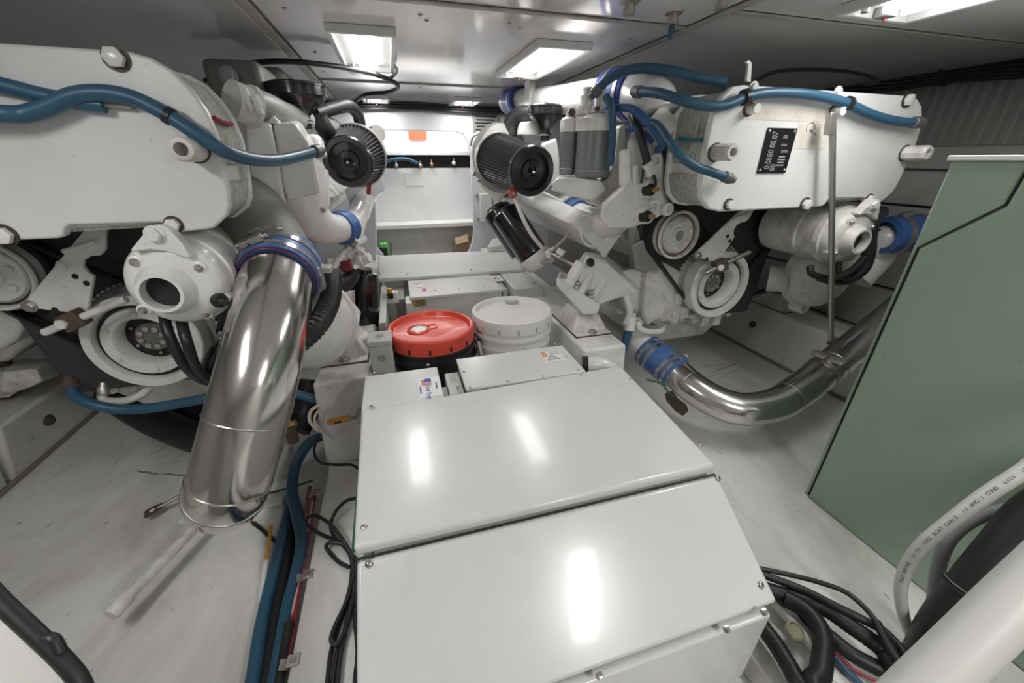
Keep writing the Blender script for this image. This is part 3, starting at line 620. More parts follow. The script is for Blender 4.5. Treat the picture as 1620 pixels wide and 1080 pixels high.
# lever clamp pipe above
MB().tube(ats([(392, 160, 1.30), (420, 170, 1.36), (450, 183, 1.46), (480, 190, 1.6)]), 0.038, 18).build('cross_pipe', 'engine_grey', EL)
for (px, py) in [(390, 150), (396, 168), (407, 160), (410, 173)]: MB().cyl(at(px-5, py-9, Y=1.20), at(px+3, py+9, Y=1.20), 0.0095, seg=8).build('clamp_bolt', 'engine_white', EL)
pt('pipe_collar', 'engine_white', EL, MB().lathe(at(366, 158, Y=1.22), V((0.6, 0.6, -0.2)), [(0, 0), (0.044, 0), (0.044, 0.04), (0.049, 0.042), (0.049, 0.052), (0.04, 0.056), (0, 0.056)], 28))
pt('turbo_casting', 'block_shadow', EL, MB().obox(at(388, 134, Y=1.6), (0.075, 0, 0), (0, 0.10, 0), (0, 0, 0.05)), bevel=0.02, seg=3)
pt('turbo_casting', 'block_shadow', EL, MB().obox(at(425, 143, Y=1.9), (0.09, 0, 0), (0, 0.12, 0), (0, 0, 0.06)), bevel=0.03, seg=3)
bolt(at(362, 120, Y=1.49), (0, -1, 0), 0.018, EL, 'engine_grey')
# air filters
def air_filter(parent, c0, c1, r0, r1, base_m='engine_grey'):
    ax = (c1-c0).normalized(); L = (c1-c0).length
    t = MB().lathe(c0, ax, [(r0*0.86, 0.012), (r1*0.86, L)], 40).build('air_filter', 'filter_black', parent)
    n = 52; b = MB(); u, w_ = basis(ax); rings = [[], []]
    for k in range(n*2):
        a = math.pi*k/n; s = 1.0 if k % 2 else 0.90
        for j, (c, r) in enumerate(((c0+ax*0.012, r0), (c1, r1))): rings[j].append(c+(u*math.cos(a)+w_*math.sin(a))*r*s)
    b.loft(rings, closed=False).build('pleats', 'filter_black', t, smooth=0)
    MB().lathe(c0, ax, [(0, 0.014), (r0*0.16, 0.012), (r0*0.2, 0.004), (r0*0.42, 0.006), (r0*0.46, 0.016), (r0*0.74, 0.018), (r0*0.8, -0.004), (r0*0.98, -0.006), (r0*1.04, 0.0), (r0*1.04, 0.018), (r0*0.95, 0.02)], 44).build('end_cap', 'plastic_black', t)
    for k in range(3):
        a = 2*math.pi*k/3+0.5; d = u*math.cos(a)+w_*math.sin(a)
        MB().obox(c0+d*r0*0.3-ax*0.0+ax*0.008, d*r0*0.16, ax*0.006, ax.cross(d)*r0*0.05).build('cap_rib', 'plastic_black', t, bevel=0.002)
    MB().lathe(c0+ax*0.002, -ax, [(0, 0), (r0*0.1, 0), (r0*0.1, 0.012), (r0*0.05, 0.018), (0, 0.018)], 6).build('cap_nut', 'stainless', t)
    MB().lathe(c1-ax*0.012, ax, [(r1*1.0, 0), (r1*1.03, 0), (r1*1.03, 0.012), (r1*1.0, 0.012)], 40).build('clamp_ring', 'steel_dull', t)
    MB().lathe(c1, ax, [(0, -0.002), (r1*0.99, 0), (r1*1.02, 0.012), (r1*1.02, 0.05), (r1*0.9, 0.085), (0, 0.085)], 40).build('intake_bell', base_m, t)
    return t
air_filter(EL, at(551, 256, Y=1.62), at(563, 247, Y=1.80), 0.082, 0.112)
# breather funnels
def funnel(parent, cx, top, bottom, r):
    c = V((cx.x, cx.y, 0)); H = top-bottom
    t = MB().lathe((cx.x, cx.y, bottom), (0, 0, 1), [(0, 0), (r*0.28, 0), (r*0.28, H*0.12), (r*0.36, H*0.13), (r*0.36, H*0.2), (r*0.27, H*0.21), (r*0.27, H*0.30), (r*0.9, H*0.66), (r*0.94, H*0.72), (r, H*0.73), (r, H*0.92), (r*1.04, H*0.93), (r*1.04, H*0.96), (0, H*0.97)], 40).build('breather_funnel', 'plastic_black', parent)
    MB().lathe((cx.x, cx.y, top-H*0.03), (0, 0, 1), [(r*0.95, 0), (r*0.9, H*0.03), (r*0.3, H*0.035), (r*0.15, H*0.10), (0, H*0.11)], 30).build('lid', 'plastic_black', t)
    MB().lathe((cx.x, cx.y, bottom+H*0.13), (0, 0, 1), [(r*0.36, 0), (r*0.39, 0), (r*0.39, H*0.045), (r*0.36, H*0.045)], 24).build('hose_clamp', 'steel_dull', t)
    return t
fu = at(474, 165, Y=1.55)
funnel(EL, fu, at(474, 132, Y=1.55).z, at(488, 205, Y=1.55).z, 0.085)
pt('funnel_foot', 'engine_white', EL, MB().loft([[V((fu.x+0.012+s*0.03, 1.55+q*0.04, at(0, 206, Y=1.55).z)) for s, q in ((-1, -1), (1, -1), (1, 1), (-1, 1))], [V((fu.x+0.014+s*0.036, 1.55+q*0.05, at(0, 206, Y=1.55).z-0.07)) for s, q in ((-1, -1), (1, -1), (1, 1), (-1, 1))]]), bevel=0.012)
# rails, hoses and small gear round the filter
pt('breather_pipe', 'engine_grey', EL, MB().tube(ats([(505, 190, 1.75), (520, 200, 1.78), (545, 215, 1.9)]), 0.035, 16))
pt('breather_hose', 'rubber_black', EL, MB().tube(ats([(500, 180, 1.7), (525, 172, 1.75), (552, 168, 1.8), (566, 182, 1.85), (571, 204, 1.88)]), 0.022, 14))
pt('breather_hose', 'rubber_black', EL, MB().tube(ats([(503, 185, 1.66), (515, 205, 1.68), (527, 222, 1.75)]), 0.030, 14))
pt('outlet_stub', 'zinc', EL, MB().cyl(at(598, 211, Y=1.95), at(585, 214, Y=2.05), 0.032, seg=20))
pt('heat_shield', 'bulkhead_blue', EL, MB().loft([ats([(545, 300), (604, 262), (608, 300), (590, 312), (570, 335), (560, 345)], Y=2.0), ats([(552, 296), (606, 262), (609, 300), (593, 310), (575, 332), (566, 340)], Y=2.1)]), bevel=0.004)
pt('side_cover', 'bulkhead_blue', EL, MB().prism(ats([(588, 320), (594, 318), (596, 470), (560, 470), (556, 430), (566, 380)], Y=2.72), (0, 0.22, 0)), bevel=0.006)
ds = MB().tube(ats([(583, 308, 1.60), (578, 345, 1.58), (570, 375, 1.55), (556, 395, 1.52), (543, 407, 1.5)]), 0.008, 10).build('dipstick_tube', 'engine_white', EL)
MB().cyl(at(583, 309, Y=1.60), at(584, 290, Y=1.60), 0.0075).build('dipstick_grip', 'red_rubber', ds)
# fittings cluster under the elbow
for i, (px, py, s) in enumerate([(545, 405, 0.022), (556, 396, 0.018), (560, 385, 0.016), (530, 415, 0.026), (535, 430, 0.02), (520, 425, 0.02), (573, 410, 0.028), (569, 396, 0.02)]):
    q = at(px, py, Y=1.47); ax = V(((-1)**i*0.7, -0.3, 0.75 if i % 3 else 0.2)).normalized()
    MB().lathe(q-ax*s, ax, [(0, 0), (s*0.5, 0), (s*0.5, s*0.5), (s*0.85, s*0.52), (s*0.85, s*1.2), (s*0.6, s*1.25), (s*0.6, s*2.1), (0, s*2.1)], 6 if i % 2 else 14).build('pipe_fitting', ['engine_white', 'engine_grimy', 'zinc'][i % 3], EL)
pt('pipe_fitting', 'red_rubber', EL, MB().obox(at(548, 420, Y=1.46), (0.018, 0, 0), (0, 0.015, 0), (0, 0, 0.018)), bevel=0.004)
MB().tube(ats([(525, 425, 1.45), (545, 400, 1.47), (560, 385, 1.5), (575, 378, 1.6)]), 0.014, 10).build('fuel_pipe', 'engine_white', EL)
# oil filter (black) and rubber elbow
of = MB().lathe(at(577, 512, Y=1.62), at(577, 430, Y=1.62)-at(577, 512, Y=1.62), [(0, 0), (0.056, 0), (0.058, 0.02), (0.056, 0.19), (0.048, 0.222), (0.030, 0.226), (0.028, 0.238), (0.024, 0.238), (0.0, 0.236)], 36).build('oil_filter', 'paint_black', EL)
pt('filter_base', 'engine_grimy', EL, MB().lathe(at(577, 535, Y=1.62), (0, 0, 1), [(0, 0), (0.06, 0), (0.068, 0.04), (0.06, 0.06), (0, 0.06)], 30))
pt('rubber_elbow', 'rubber_black', EL, MB().tube(ats([(522, 437, 1.42), (537, 448, 1.42), (550, 446, 1.45), (557, 432, 1.5)]), 0.027, 16))
pt('side_casting', 'engine_grimy', EL, MB().loft([ats([(528, 458), (545, 463), (556, 460), (556, 500), (552, 515), (543, 520), (538, 490)], Y=1.36), ats([(535, 455), (550, 460), (562, 458), (562, 500), (558, 512), (550, 518), (544, 488)], Y=1.48)]), bevel=0.006)
pt('foot_casting', 'engine_white', EL, MB().obox(at(560, 540, Y=1.36), (0.05, 0.02, 0), (-0.01, 0.05, 0), (0, 0, 0.03)), bevel=0.012)
pt('mount_arm', 'engine_grimy', EL, MB().prism([V((x, 1.28, z)) for x, z in [(-0.50, 0.62), (-0.40, 0.70), (-0.18, 0.53), (-0.16, 0.49), (-0.30, 0.49)]], (0, 0.14, 0)), bevel=0.01)
# outboard foot arm and inclined side casting at far left
pt('mount_arm', 'engine_grimy', EL, MB().prism([V((x, 1.62, z)) for x, z in [(-0.98, 0.60), (-1.05, 0.68), (-1.52, 0.42), (-1.54, 0.36), (-1.36, 0.36)]], (0, 0.16, 0)), bevel=0.01)
pt('side_cover', 'engine_white', EL, MB().prism(ats([(-60, 500), (0, 492), (40, 510), (22, 540), (0, 555), (-60, 560)], Y=1.38), (0, 0.2, 0)), bevel=0.015)
pt('mount_cover', 'engine_grimy', EL, MB().loft([ats([(0, 610), (4, 588), (58, 583), (66, 603), (50, 612), (20, 622), (0, 620)], Y=1.5), ats([(20, 580), (30, 570), (84, 565), (113, 577), (100, 590), (60, 603), (30, 600)], Y=1.75)]), bevel=0.006)
# pump cables
for pts in ([(260, 500, 1.03), (264, 520, 1.01), (272, 540, 1.0), (290, 575, 1.0), (315, 598, 1.02), (340, 606, 1.05)], [(286, 500, 1.03), (290, 520, 1.0), (297, 545, 0.98), (310, 580, 1.0), (330, 600, 1.03), (345, 604, 1.05)], [(372, 535, 1.05), (348, 545, 1.05), (335, 562, 1.05), (330, 580, 1.05), (340, 592, 1.05)]):
    pt('pump_cable', 'cable_black', EL, MB().tube(ats(pts), 0.0115, 12))
pt('cable_gland', 'rubber_black', EL, MB().lathe(at(346, 477, Y=0.95), (-0.25, 1, 0.0), [(0, 0), (0.010, 0), (0.016, 0.006), (0.016, 0.02), (0, 0.03)], 16))
pt('pump_lead', 'cable_black', EL, MB().tube(ats([(348, 477, 0.94), (362, 480, 0.93), (378, 484, 0.95)]), 0.006, 8))
# grey cast exhaust bend
gb = MB().tube([at(378, 322, Y=1.34), at(400, 345, Y=1.26), at(425, 378, Y=1.18), at(444, 412, Y=1.11)], [0.098, 0.094, 0.086, 0.082], 28).build('exhaust_bend', 'cast_grey', EL)
for k in range(5): MB().obox(at(419+4.2*k, 358+6*k, Y=1.13)+V((0, -0.015, 0.0)), V((0.006, 0, -0.008)), V((0, 0.006, 0)), V((0.008, 0, 0.005))).build('cast_letter', 'cast_grey', gb, bevel=0.002)

# ---------------------------------------------------------------- right engine: parts seen from the passage
# nameplate and grubby paint patches
npl = at(1228, 239, Y=PY-0.0005)
nr, nu = at(1261, 204, Y=PY-0.0005), at(1211, 204, Y=PY-0.0005); nd = at(1195, 274, Y=PY-0.0005)
RX, UZ = V((1, 0, 0)), V((0, 0, 1)); NW, NH = 0.105, 0.116
npo = quad_on(npl, RX, UZ, NW, NH, 'nameplate', ER, 'nameplate', lift=0.0012, th=0.002)
fy = V((0, -0.0032, 0))
text('0.0880 00.07', 0.0185, npl+fy+V((-0.022, 0, -0.047)), UZ*1.0, -RX*1.6, 'ink_grey', npo)
for k, (dx_, dz_, w_, h_) in enumerate([(0.016, 0.036, 0.02, 0.010), (0.018, 0.016, 0.025, 0.006), (0.026, 0.0, 0.03, 0.008), (0.022, -0.025, 0.03, 0.03), (-0.002, -0.042, 0.02, 0.018)]):
    for j in range(4): quad_on(npl+fy+V((dx_, 0, dz_+h_*(j/4-0.4))), RX, UZ, w_*(0.9-0.15*(j % 2)), h_*0.11, 'ink_grey', npo, 'print_line')
for sx in (-1, 1):
    for sz in (-1, 1): screw(npl+fy+V((sx*NW*0.43, 0, sz*NH*0.43)), (0, -1, 0), 0.004, npo)
pa, pb = at(1172, 168, Y=PY), at(1300, 192, Y=PY)
for (x0, y0, x1, y1) in [(1172, 168, 1312, 193), (1262, 193, 1308, 236)]:
    a, b = at(x0, y0, Y=PY), at(x1, y1, Y=PY)
    quad_on((a+b)/2, RX, UZ, abs(b.x-a.x)*0.92, abs(b.z-a.z), 'label_cream', ER, 'bare_paint_patch', lift=0.0002, th=0.0006)
hk = ats([(1276, 208), (1277, 199), (1284, 194), (1289, 198), (1288, 206), (1281, 206), (1291, 213)], Y=PY-0.0015)
pt('pencil_mark', 'ink_black', ER, MB().tube(hk, 0.0006, 6))
for (px, py) in [(1192, 138), (1325, 145)]:
    bolt(at(px, py, Y=PY), (0, -1, 0), 0.0105, ER, 'engine_white')
for (px, py) in [(1184, 173), (1318, 177)]:
    q = at(px, py, Y=PY); pt('hanger_pin', 'engine_white', ER, MB().cyl(q, q-V((0, 0.03, 0)), 0.0115, seg=18)); pt('pin_rust', 'rusty', ER, MB().lathe(q, (0, -1, 0), [(0, 0), (0.019, 0), (0.018, 0.002), (0, 0.002)], 14))
MB().prism([q for q in ats([(1181, 128), (1184, 102), (1180, 97), (1186, 95), (1190, 100), (1188, 130)], Y=1.08)], (0, 0.008, 0)).build('lifting_eye', 'engine_white', ER, bevel=0.001)
# fuel filter bracket, shelf, canisters
pt('filter_bracket', 'engine_white', ER, MB().prism(ats([(930, 298), (962, 282), (972, 262), (978, 230), (982, 200), (990, 195), (991, 232), (990, 290), (984, 318), (950, 328), (934, 322)], Y=1.28), (0, 0.045, 0)), bevel=0.006)
pt('filter_shelf', 'engine_white', ER, MB().loft([ats([(870, 290), (884, 281), (950, 285), (960, 300), (940, 318), (905, 312), (876, 302)], Y=1.24), ats([(876, 284), (888, 277), (945, 279), (955, 290), (940, 306), (905, 302), (882, 296)], Y=1.42)]), bevel=0.01, seg=3)
def canister(px0, px1, ytop, ymid, ybot, Y, m='canister_grey'):
    a = at((px0+px1)/2, ybot, Y=Y); top = at((px0+px1)/2, ymid, Y=Y).z; cap = at((px0+px1)/2, ytop, Y=Y).z
    r = (at(px1, ymid, Y=Y)-at(px0, ymid, Y=Y)).length/2*0.96; H = top-a.z
    t = MB().lathe(a, (0, 0, 1), [(0, 0), (r*0.9, 0), (r*0.98, 0.006), (r*0.98, H*0.14), (r, H*0.15), (r, H), (0, H)], 36).build('fuel_filter', m, ER)
    MB().lathe(a+V((0, 0, H*0.145)), (0, 0, 1), [(r*0.99, 0), (r*1.012, 0.001), (r*1.012, 0.003), (r*0.99, 0.004)], 36).build('band', 'steel_dull', t)
    MB().lathe((a.x, a.y, top), (0, 0, 1), [(r*0.9, 0), (r*1.1, 0.0), (r*1.12, 0.006), (r*1.12, (cap-top)*0.8), (r*0.9, cap-top), (r*0.45, (cap-top)*1.15), (0, (cap-top)*1.2)], 36).build('filter_head', 'engine_white', t)
    return a, r, cap
canister(884, 910, 187, 209, 277, 1.36); fa, fr, fc = canister(909, 962, 183, 208, 281, 1.30)
for (px, y0, y1, r, Y) in [(926, 138, 190, 0.016, 1.33), (948, 138, 190, 0.015, 1.33), (922, 168, 192, 0.024, 1.32), (903, 172, 192, 0.014, 1.36), (941, 172, 186, 0.03, 1.31)]:
    a, b = at(px, y1, Y=Y), at(px, y0, Y=Y); b = V((a.x, a.y, b.z))
    pt('banjo_stem', 'engine_white', ER, MB().lathe(a, (0, 0, 1), [(0, 0), (r, 0), (r, (b.z-a.z)*0.4), (r*1.35, (b.z-a.z)*0.42), (r*1.35, (b.z-a.z)*0.75), (r*0.9, (b.z-a.z)*0.77), (r*0.9, b.z-a.z), (0, b.z-a.z)], 12))
for (px, py, r) in [(945, 172, 0.009), (905, 178, 0.012)]: pt('bleed_screw', 'rusty', ER, MB().cyl(at(px, py, Y=1.27), at(px, py, Y=1.29), r, seg=6))
# thermostat housing with senders
th = MB().loft([ats([(952, 322), (985, 292), (994, 222), (1012, 214), (1040, 222), (1052, 262), (1050, 300), (1062, 330), (1040, 345), (1000, 362), (965, 362), (948, 345)], Y=1.17), ats([(958, 318), (986, 285), (994, 212), (1012, 204), (1040, 212), (1054, 255), (1055, 292), (1062, 318), (1045, 330), (1000, 345), (970, 348), (952, 338)], Y=1.30)]).build('thermostat_housing', 'engine_white', ER, bevel=0.012, seg=3)
pt('housing_rib', 'engine_white', th, MB().prism(ats([(986, 238), (998, 234), (998, 290), (986, 296)], Y=1.155), (0, 0.03, 0)), bevel=0.006)
pt('housing_rib', 'engine_white', th, MB().prism(ats([(1002, 262), (1012, 258), (1012, 288), (1003, 292)], Y=1.155), (0, 0.03, 0)), bevel=0.006)
for (px, py) in [(1016, 301), (1011, 342)]:
    q = at(px, py, Y=1.16); ax = V((0.32, -1, 0.1))
    t = MB().lathe(q+V((0, 0.05, 0)), ax, [(0, 0), (0.030, 0), (0.030, 0.070), (0.027, 0.076), (0.020, 0.076), (0.018, 0.066), (0, 0.066)], 26).build('sender_boss', 'engine_white', th)
    MB().lathe(q, ax, [(0, 0.01), (0.018, 0.012), (0.018, 0.036), (0.015, 0.04), (0, 0.04)], 20).build('sender', 'rubber_black', th)
    MB().lathe(q, ax, [(0, 0.04), (0.008, 0.04), (0.008, 0.055), (0.004, 0.062), (0, 0.062)], 6).build('terminal', 'brass', th)
for (px, py) in [(1037, 254), (1033, 326), (1056, 331)]:
    q = at(px, py, Y=1.155); pt('bolt_boss', 'engine_white', th, MB().lathe(q+V((0, 0.05, 0)), (0, -1, 0), [(0, 0), (0.023, 0), (0.021, 0.055), (0.011, 0.057), (0.009, 0.045), (0, 0.045)], 22))
pt('sender_lead', 'cable_black', ER, MB().tube(ats([(1000, 180, 1.22), (1010, 205, 1.16), (1020, 240, 1.13), (1026, 262, 1.13)]), 0.012, 10))
pt('connector', 'engine_white', ER, MB().obox(at(1027, 267, Y=1.125), (0.012, 0, -0.016), (0, 0.01, 0), (0.012, 0, 0.009)), bevel=0.002)
pt('sender_lead', 'cable_black', ER, MB().tube(ats([(1031, 273, 1.125), (1036, 283, 1.12), (1037, 294, 1.12)]), 0.005, 8))
pt('sender_lead', 'cable_black', ER, MB().tube(ats([(1018, 258, 1.13), (1017, 275, 1.13), (1014, 290, 1.13)]), 0.0045, 8))
# intake elbow with small blue sleeve, rail and cover below
el = MB().tube(ats([(902, 330, 1.60), (922, 341, 1.45), (944, 350, 1.36), (965, 350, 1.30), (985, 335, 1.24)]), [0.042, 0.044, 0.048, 0.055, 0.06], 22).build('intake_elbow', 'engine_white', ER)
a, b = at(904, 331, Y=1.58), at(923, 341, Y=1.45)
MB().lathe(a, b-a, [(0.042, 0), (0.051, 0.003), (0.053, 0.012), (0.05, 0.022), (0.05, 0.07), (0.053, 0.08), (0.053, 0.1), (0.045, 0.104)], 30).build('blue_sleeve', 'silicone_blue', el)
for k in (0.02, 0.085): MB().lathe(a+(b-a).normalized()*k, b-a, [(0.052, 0), (0.0545, 0), (0.0545, 0.011), (0.052, 0.011)], 30).build('hose_clamp', 'steel_dull', el)
MB().tube([a, at(880, 318, Y=1.8), at(840, 300, Y=2.2), at(812, 290, Y=2.5)], 0.04, 18).build('air_pipe', 'engine_white', el)
ra = MB().loft([ats([(900, 352), (955, 404), (986, 368), (972, 345), (925, 335)], Y=1.34), ats([(795, 312), (822, 340), (848, 330), (850, 300), (815, 292)], Y=2.15)]).build('bank_rail', 'engine_white', ER, bevel=0.006)
pc_ = MB().prism(ats([(903, 352), (955, 404), (962, 402), (985, 368), (976, 352), (962, 340), (920, 340)], Y=1.325), (0, 0.02, 0)).build('end_cover', 'engine_white', ER, bevel=0.004)
pt('cover_ring', 'engine_white', pc_, MB().torus(at(943, 363, Y=1.325), (0, 1, 0), 0.062, 0.004, 36, 8))
for (px, py) in [(955, 401), (975, 370), (910, 351)]: pt('cover_stud', 'engine_white', pc_, MB().lathe(at(px, py, Y=1.328), (0, -1, 0), [(0, 0), (0.013, 0), (0.012, 0.01), (0, 0.014)], 16))
# front mount bracket
mb = MB().loft([ats([(958, 414), (1012, 462), (960, 478), (932, 490), (905, 462), (922, 420), (928, 405)], Y=1.27), ats([(955, 400), (1010, 440), (960, 455), (930, 468), (895, 448), (915, 412), (925, 398)], Y=1.42)]).build('mount_bracket', 'engine_white', ER, bevel=0.008, seg=3)
MB().loft([ats([(880, 440), (950, 483), (945, 497), (922, 499), (880, 452)], Y=1.235), ats([(885, 428), (950, 468), (950, 478), (922, 480), (885, 440)], Y=1.40)]).build('bracket_foot', 'engine_white', mb, bevel=0.008, seg=3)
for (x0, y0, x1, y1) in [(900, 455, 922, 415), (916, 466, 936, 430), (932, 475, 958, 440)]:
    MB().prism([at(x0-4, y0, Y=1.245), at(x0+5, y0+4, Y=1.245), at(x1+5, y1+3, Y=1.262), at(x1-2, y1, Y=1.262)], (0, 0.05, 0)).build('gusset', 'engine_white', mb, bevel=0.004)
MB().lathe(at(934, 415, Y=1.262), (0.15, -1, 0.5), [(0, 0), (0.016, 0), (0.016, 0.004), (0, 0.004)], 18).build('slot_hole', 'dark_void', mb)
for (px, py) in [(891, 437), (934, 468), (912, 448), (935, 462)]: bolt(at(px, py, Y=1.255), (0, -0.5, 1), 0.011, mb, 'zinc')
MB().cyl(at(928, 488, Y=1.33), at(928, 504, Y=1.33), 0.026, seg=22).build('spacer', 'rusty', mb)
# side of crankcase, sump front, pipe fittings low down
pt('crankcase_side', 'engine_white', ER, MB().loft([ats([(975, 430), (1055, 415), (1062, 500), (1010, 500), (985, 485)], Y=1.33), ats([(940, 430), (1040, 410), (1050, 490), (990, 500), (950, 480)], Y=1.7)]), bevel=0.02)
pt('lube_pump_dome', 'engine_white', ER, MB().lathe(at(968, 470, Y=1.50), (0.1, -1, 0), [(0, 0.09), (0.05, 0.085), (0.075, 0.05), (0.085, 0), (0.09, -0.03)], 30))
for k in range(3): pt('dome_rib', 'engine_grimy', ER, MB().obox(at(962+6*k, 468, Y=1.40), (0.004, 0, 0), (0, 0.012, 0), (0.002, 0, 0.03)), bevel=0.002)
pt('chest_casting', 'engine_grey', ER, MB().loft([ats([(1000, 388), (1030, 372), (1048, 400), (1050, 425), (1038, 438), (1005, 425)], Y=1.29), ats([(992, 390), (1025, 372), (1045, 400), (1045, 420), (1030, 432), (995, 422)], Y=1.40)]), bevel=0.012, seg=3)
pt('oil_pipe', 'engine_grimy', ER, MB().tube(ats([(985, 452, 1.30), (992, 475, 1.28), (996, 495, 1.27), (990, 512, 1.27)]), 0.013, 12, ripple=(0.012, 0.15)))
pt('drain_pipe', 'engine_white', ER, MB().tube(ats([(1010, 508, 1.25), (1013, 520, 1.24), (1030, 525, 1.24), (1046, 523, 1.25), (1047, 516, 1.28), (1038, 512, 1.3)]), 0.012, 12))
for (px, py) in [(1010, 508), (1042, 512)]: pt('pipe_nut', 'zinc', ER, MB().cyl(at(px-3, py-5, Y=1.26), at(px+3, py+5, Y=1.25), 0.016, seg=6))
for k, (px, py) in enumerate([(1068, 470), (1078, 492), (1062, 500), (1095, 500), (1110, 505), (1128, 503)]):
    pt('casting_lug', 'engine_grimy', ER, MB().obox(at(px, py, Y=1.31), (0.018, 0, 0), (0, 0.03, 0), (0, 0, 0.026)), bevel=0.006)
# upper pipes, blue sleeves, dome
dp = MB().tube(ats([(822, 158, 2.3), (880, 158, 1.85), (935, 152, 1.55), (985, 148, 1.38), (1010, 150, 1.30), (1030, 165, 1.22), (1035, 185, 1.2)]), [0.055, 0.055, 0.055, 0.058, 0.07, 0.075, 0.07], 24).build('charge_air_pipe', 'engine_white', ER)
for (p0, p1, r) in [((964, 150, 1.44), (1006, 149, 1.32), 0.080), ((806, 160, 2.42), (824, 159, 2.24), 0.066)]:
    a, b = at(p0[0], p0[1], Y=p0[2]), at(p1[0], p1[1], Y=p1[2]); L = (b-a).length
    sl = MB().lathe(a, b-a, [(r*0.8, 0), (r*0.98, 0), (r, 0.006), (r, L-0.006), (r*0.98, L), (r*0.8, L)], 32).build('blue_sleeve', 'silicone_vivid', dp)
    for k in (0.2, 0.75): MB().lathe(a+(b-a)*k, b-a, [(r, 0), (r*1.03, 0), (r*1.03, 0.014), (r, 0.014)], 32).build('hose_clamp', 'steel_dull', dp)
pt('charge_pipe_elbow', 'engine_white', ER, MB().tube(ats([(1030, 190, 1.2), (1045, 205, 1.18), (1055, 215, 1.17)]), 0.05, 18))
pt('pipe_bracket', 'engine_white', ER, MB().obox(at(838, 158, Y=2.05), (0.015, 0, 0), (0, 0.04, 0), (0, 0, 0.08)), bevel=0.004)
air_filter(ER, at(842, 271, Y=1.50), at(789, 252, Y=1.86), 0.087, 0.105, 'engine_grimy')
fu2 = at(863, 190, Y=1.75)
funnel(ER, fu2, at(863, 166, Y=1.75).z, at(863, 222, Y=1.75).z, 0.072)
pt('breather_hose', 'rubber_black', ER, MB().tube(ats([(848, 180, 1.85), (822, 182, 1.9), (808, 195, 1.92), (806, 215, 1.92)]), 0.034, 16))
pt('turbo_scroll', 'engine_grey', ER, MB().lathe(at(786, 252, Y=1.96), (0.35, -1, 0.1), [(0, 0), (0.13, 0), (0.15, 0.03), (0.14, 0.07), (0.10, 0.09), (0, 0.09)], 36))
pt('turbo_flange', 'engine_white', ER, MB().loft([ats([(746, 232), (756, 212), (790, 205), (806, 300), (790, 320), (765, 300), (750, 275)], Y=2.05), ats([(746, 230), (756, 212), (790, 205), (806, 300), (790, 318), (765, 300), (750, 275)], Y=2.2)]), bevel=0.01)
for (px, py) in [(752, 236), (755, 262), (750, 275), (758, 285), (756, 222)]: bolt(at(px, py, Y=2.04), (0, -1, 0), 0.012, ER, 'zinc', washer=False)
pt('heat_shield', 'engine_white', ER, MB().loft([ats([(817, 214), (822, 194), (848, 191), (856, 208), (850, 215)], Y=1.78), ats([(817, 212), (824, 192), (850, 190), (858, 206), (850, 213)], Y=1.9)]), bevel=0.006)
pt('rocker_casting', 'engine_white', ER, MB().loft([ats([(855, 228), (880, 218), (890, 280), (870, 292), (862, 260)], Y=1.66), ats([(855, 225), (880, 216), (890, 278), (870, 290), (862, 258)], Y=1.8)]), bevel=0.01)
# twin black oil filters on their head
for (dxp, dyp, Y) in [(0, 0, 1.62), (-14, -4, 1.72)]:
    a, b = at(843+dxp, 402+dyp, Y=Y), at(797+dxp, 333+dyp, Y=Y+0.1)
    L = (b-a).length
    o = MB().lathe(a, b-a, [(0, 0), (0.066, 0), (0.068, 0.01), (0.068, L*0.93), (0.06, L*0.97), (0.044, L*0.985), (0.042, L), (0.038, L*0.985), (0, L*0.97)], 32).build('oil_filter', 'paint_black', ER)
    MB().lathe(b-(b-a).normalized()*0.004, b-a, [(0.030, 0), (0.044, 0.002), (0.044, 0.008), (0.036, 0.01), (0.034, 0.003)], 26).build('end_boss', 'filter_black', o)
hd = MB().lathe(at(843, 402, Y=1.62)-V((0, 0, 0.0)), at(856, 420, Y=1.6)-at(843, 402, Y=1.62), [(0, -0.005), (0.073, 0), (0.076, 0.02), (0.06, 0.06), (0, 0.07)], 30).build('filter_mount', 'engine_grimy', ER)
for i, (px, py, s) in enumerate([(864, 402, 0.02), (870, 408, 0.024), (857, 412, 0.024), (852, 420, 0.018), (872, 396, 0.016)]):
    q = at(px, py, Y=1.56); ax = V(((-1)**i*0.6, -0.5, 0.6)).normalized()
    MB().lathe(q-ax*s, ax, [(0, 0), (s*0.5, 0), (s*0.5, s*0.5), (s*0.85, s*0.52), (s*0.85, s*1.2), (s*0.6, s*1.25), (s*0.6, s*2.1), (0, s*2.1)], 6 if i % 2 else 14).build('pipe_fitting', ['engine_white', 'engine_grimy', 'zinc'][i % 3], hd)
MB().tube(ats([(870, 400, 1.56), (890, 410, 1.5), (912, 422, 1.42)]), 0.009, 10).build('fuel_line', 'zinc', ER)
MB().tube(ats([(872, 398, 1.58), (882, 388, 1.55), (895, 375, 1.5), (902, 362, 1.48)]), 0.006, 8).build('fuel_line', 'wire_cream', ER)
pt('valve_knob', 'engine_white', ER, MB().cyl(at(882, 396, Y=1.5), at(892, 402, Y=1.48), 0.014, seg=14))
ds = MB().tube(ats([(815, 314, 1.55), (823, 335, 1.53), (832, 355, 1.52), (844, 375, 1.52), (858, 392, 1.54)]), 0.0085, 10).build('dipstick_tube', 'engine_white', ER)
MB().torus(at(811, 306, Y=1.54), (0.3, -1, 0.3), 0.014, 0.005, 24, 8).build('dipstick_ring', 'pail_red', ds)
# gear at the foot of the bulkhead
pt('rear_mount_cone', 'engine_white', ER, MB().loft([ats([(770, 392), (800, 386), (800, 394), (772, 398)], Y=2.45), ats([(778, 378), (794, 374), (794, 388), (778, 390)], Y=2.5)]), bevel=0.004)
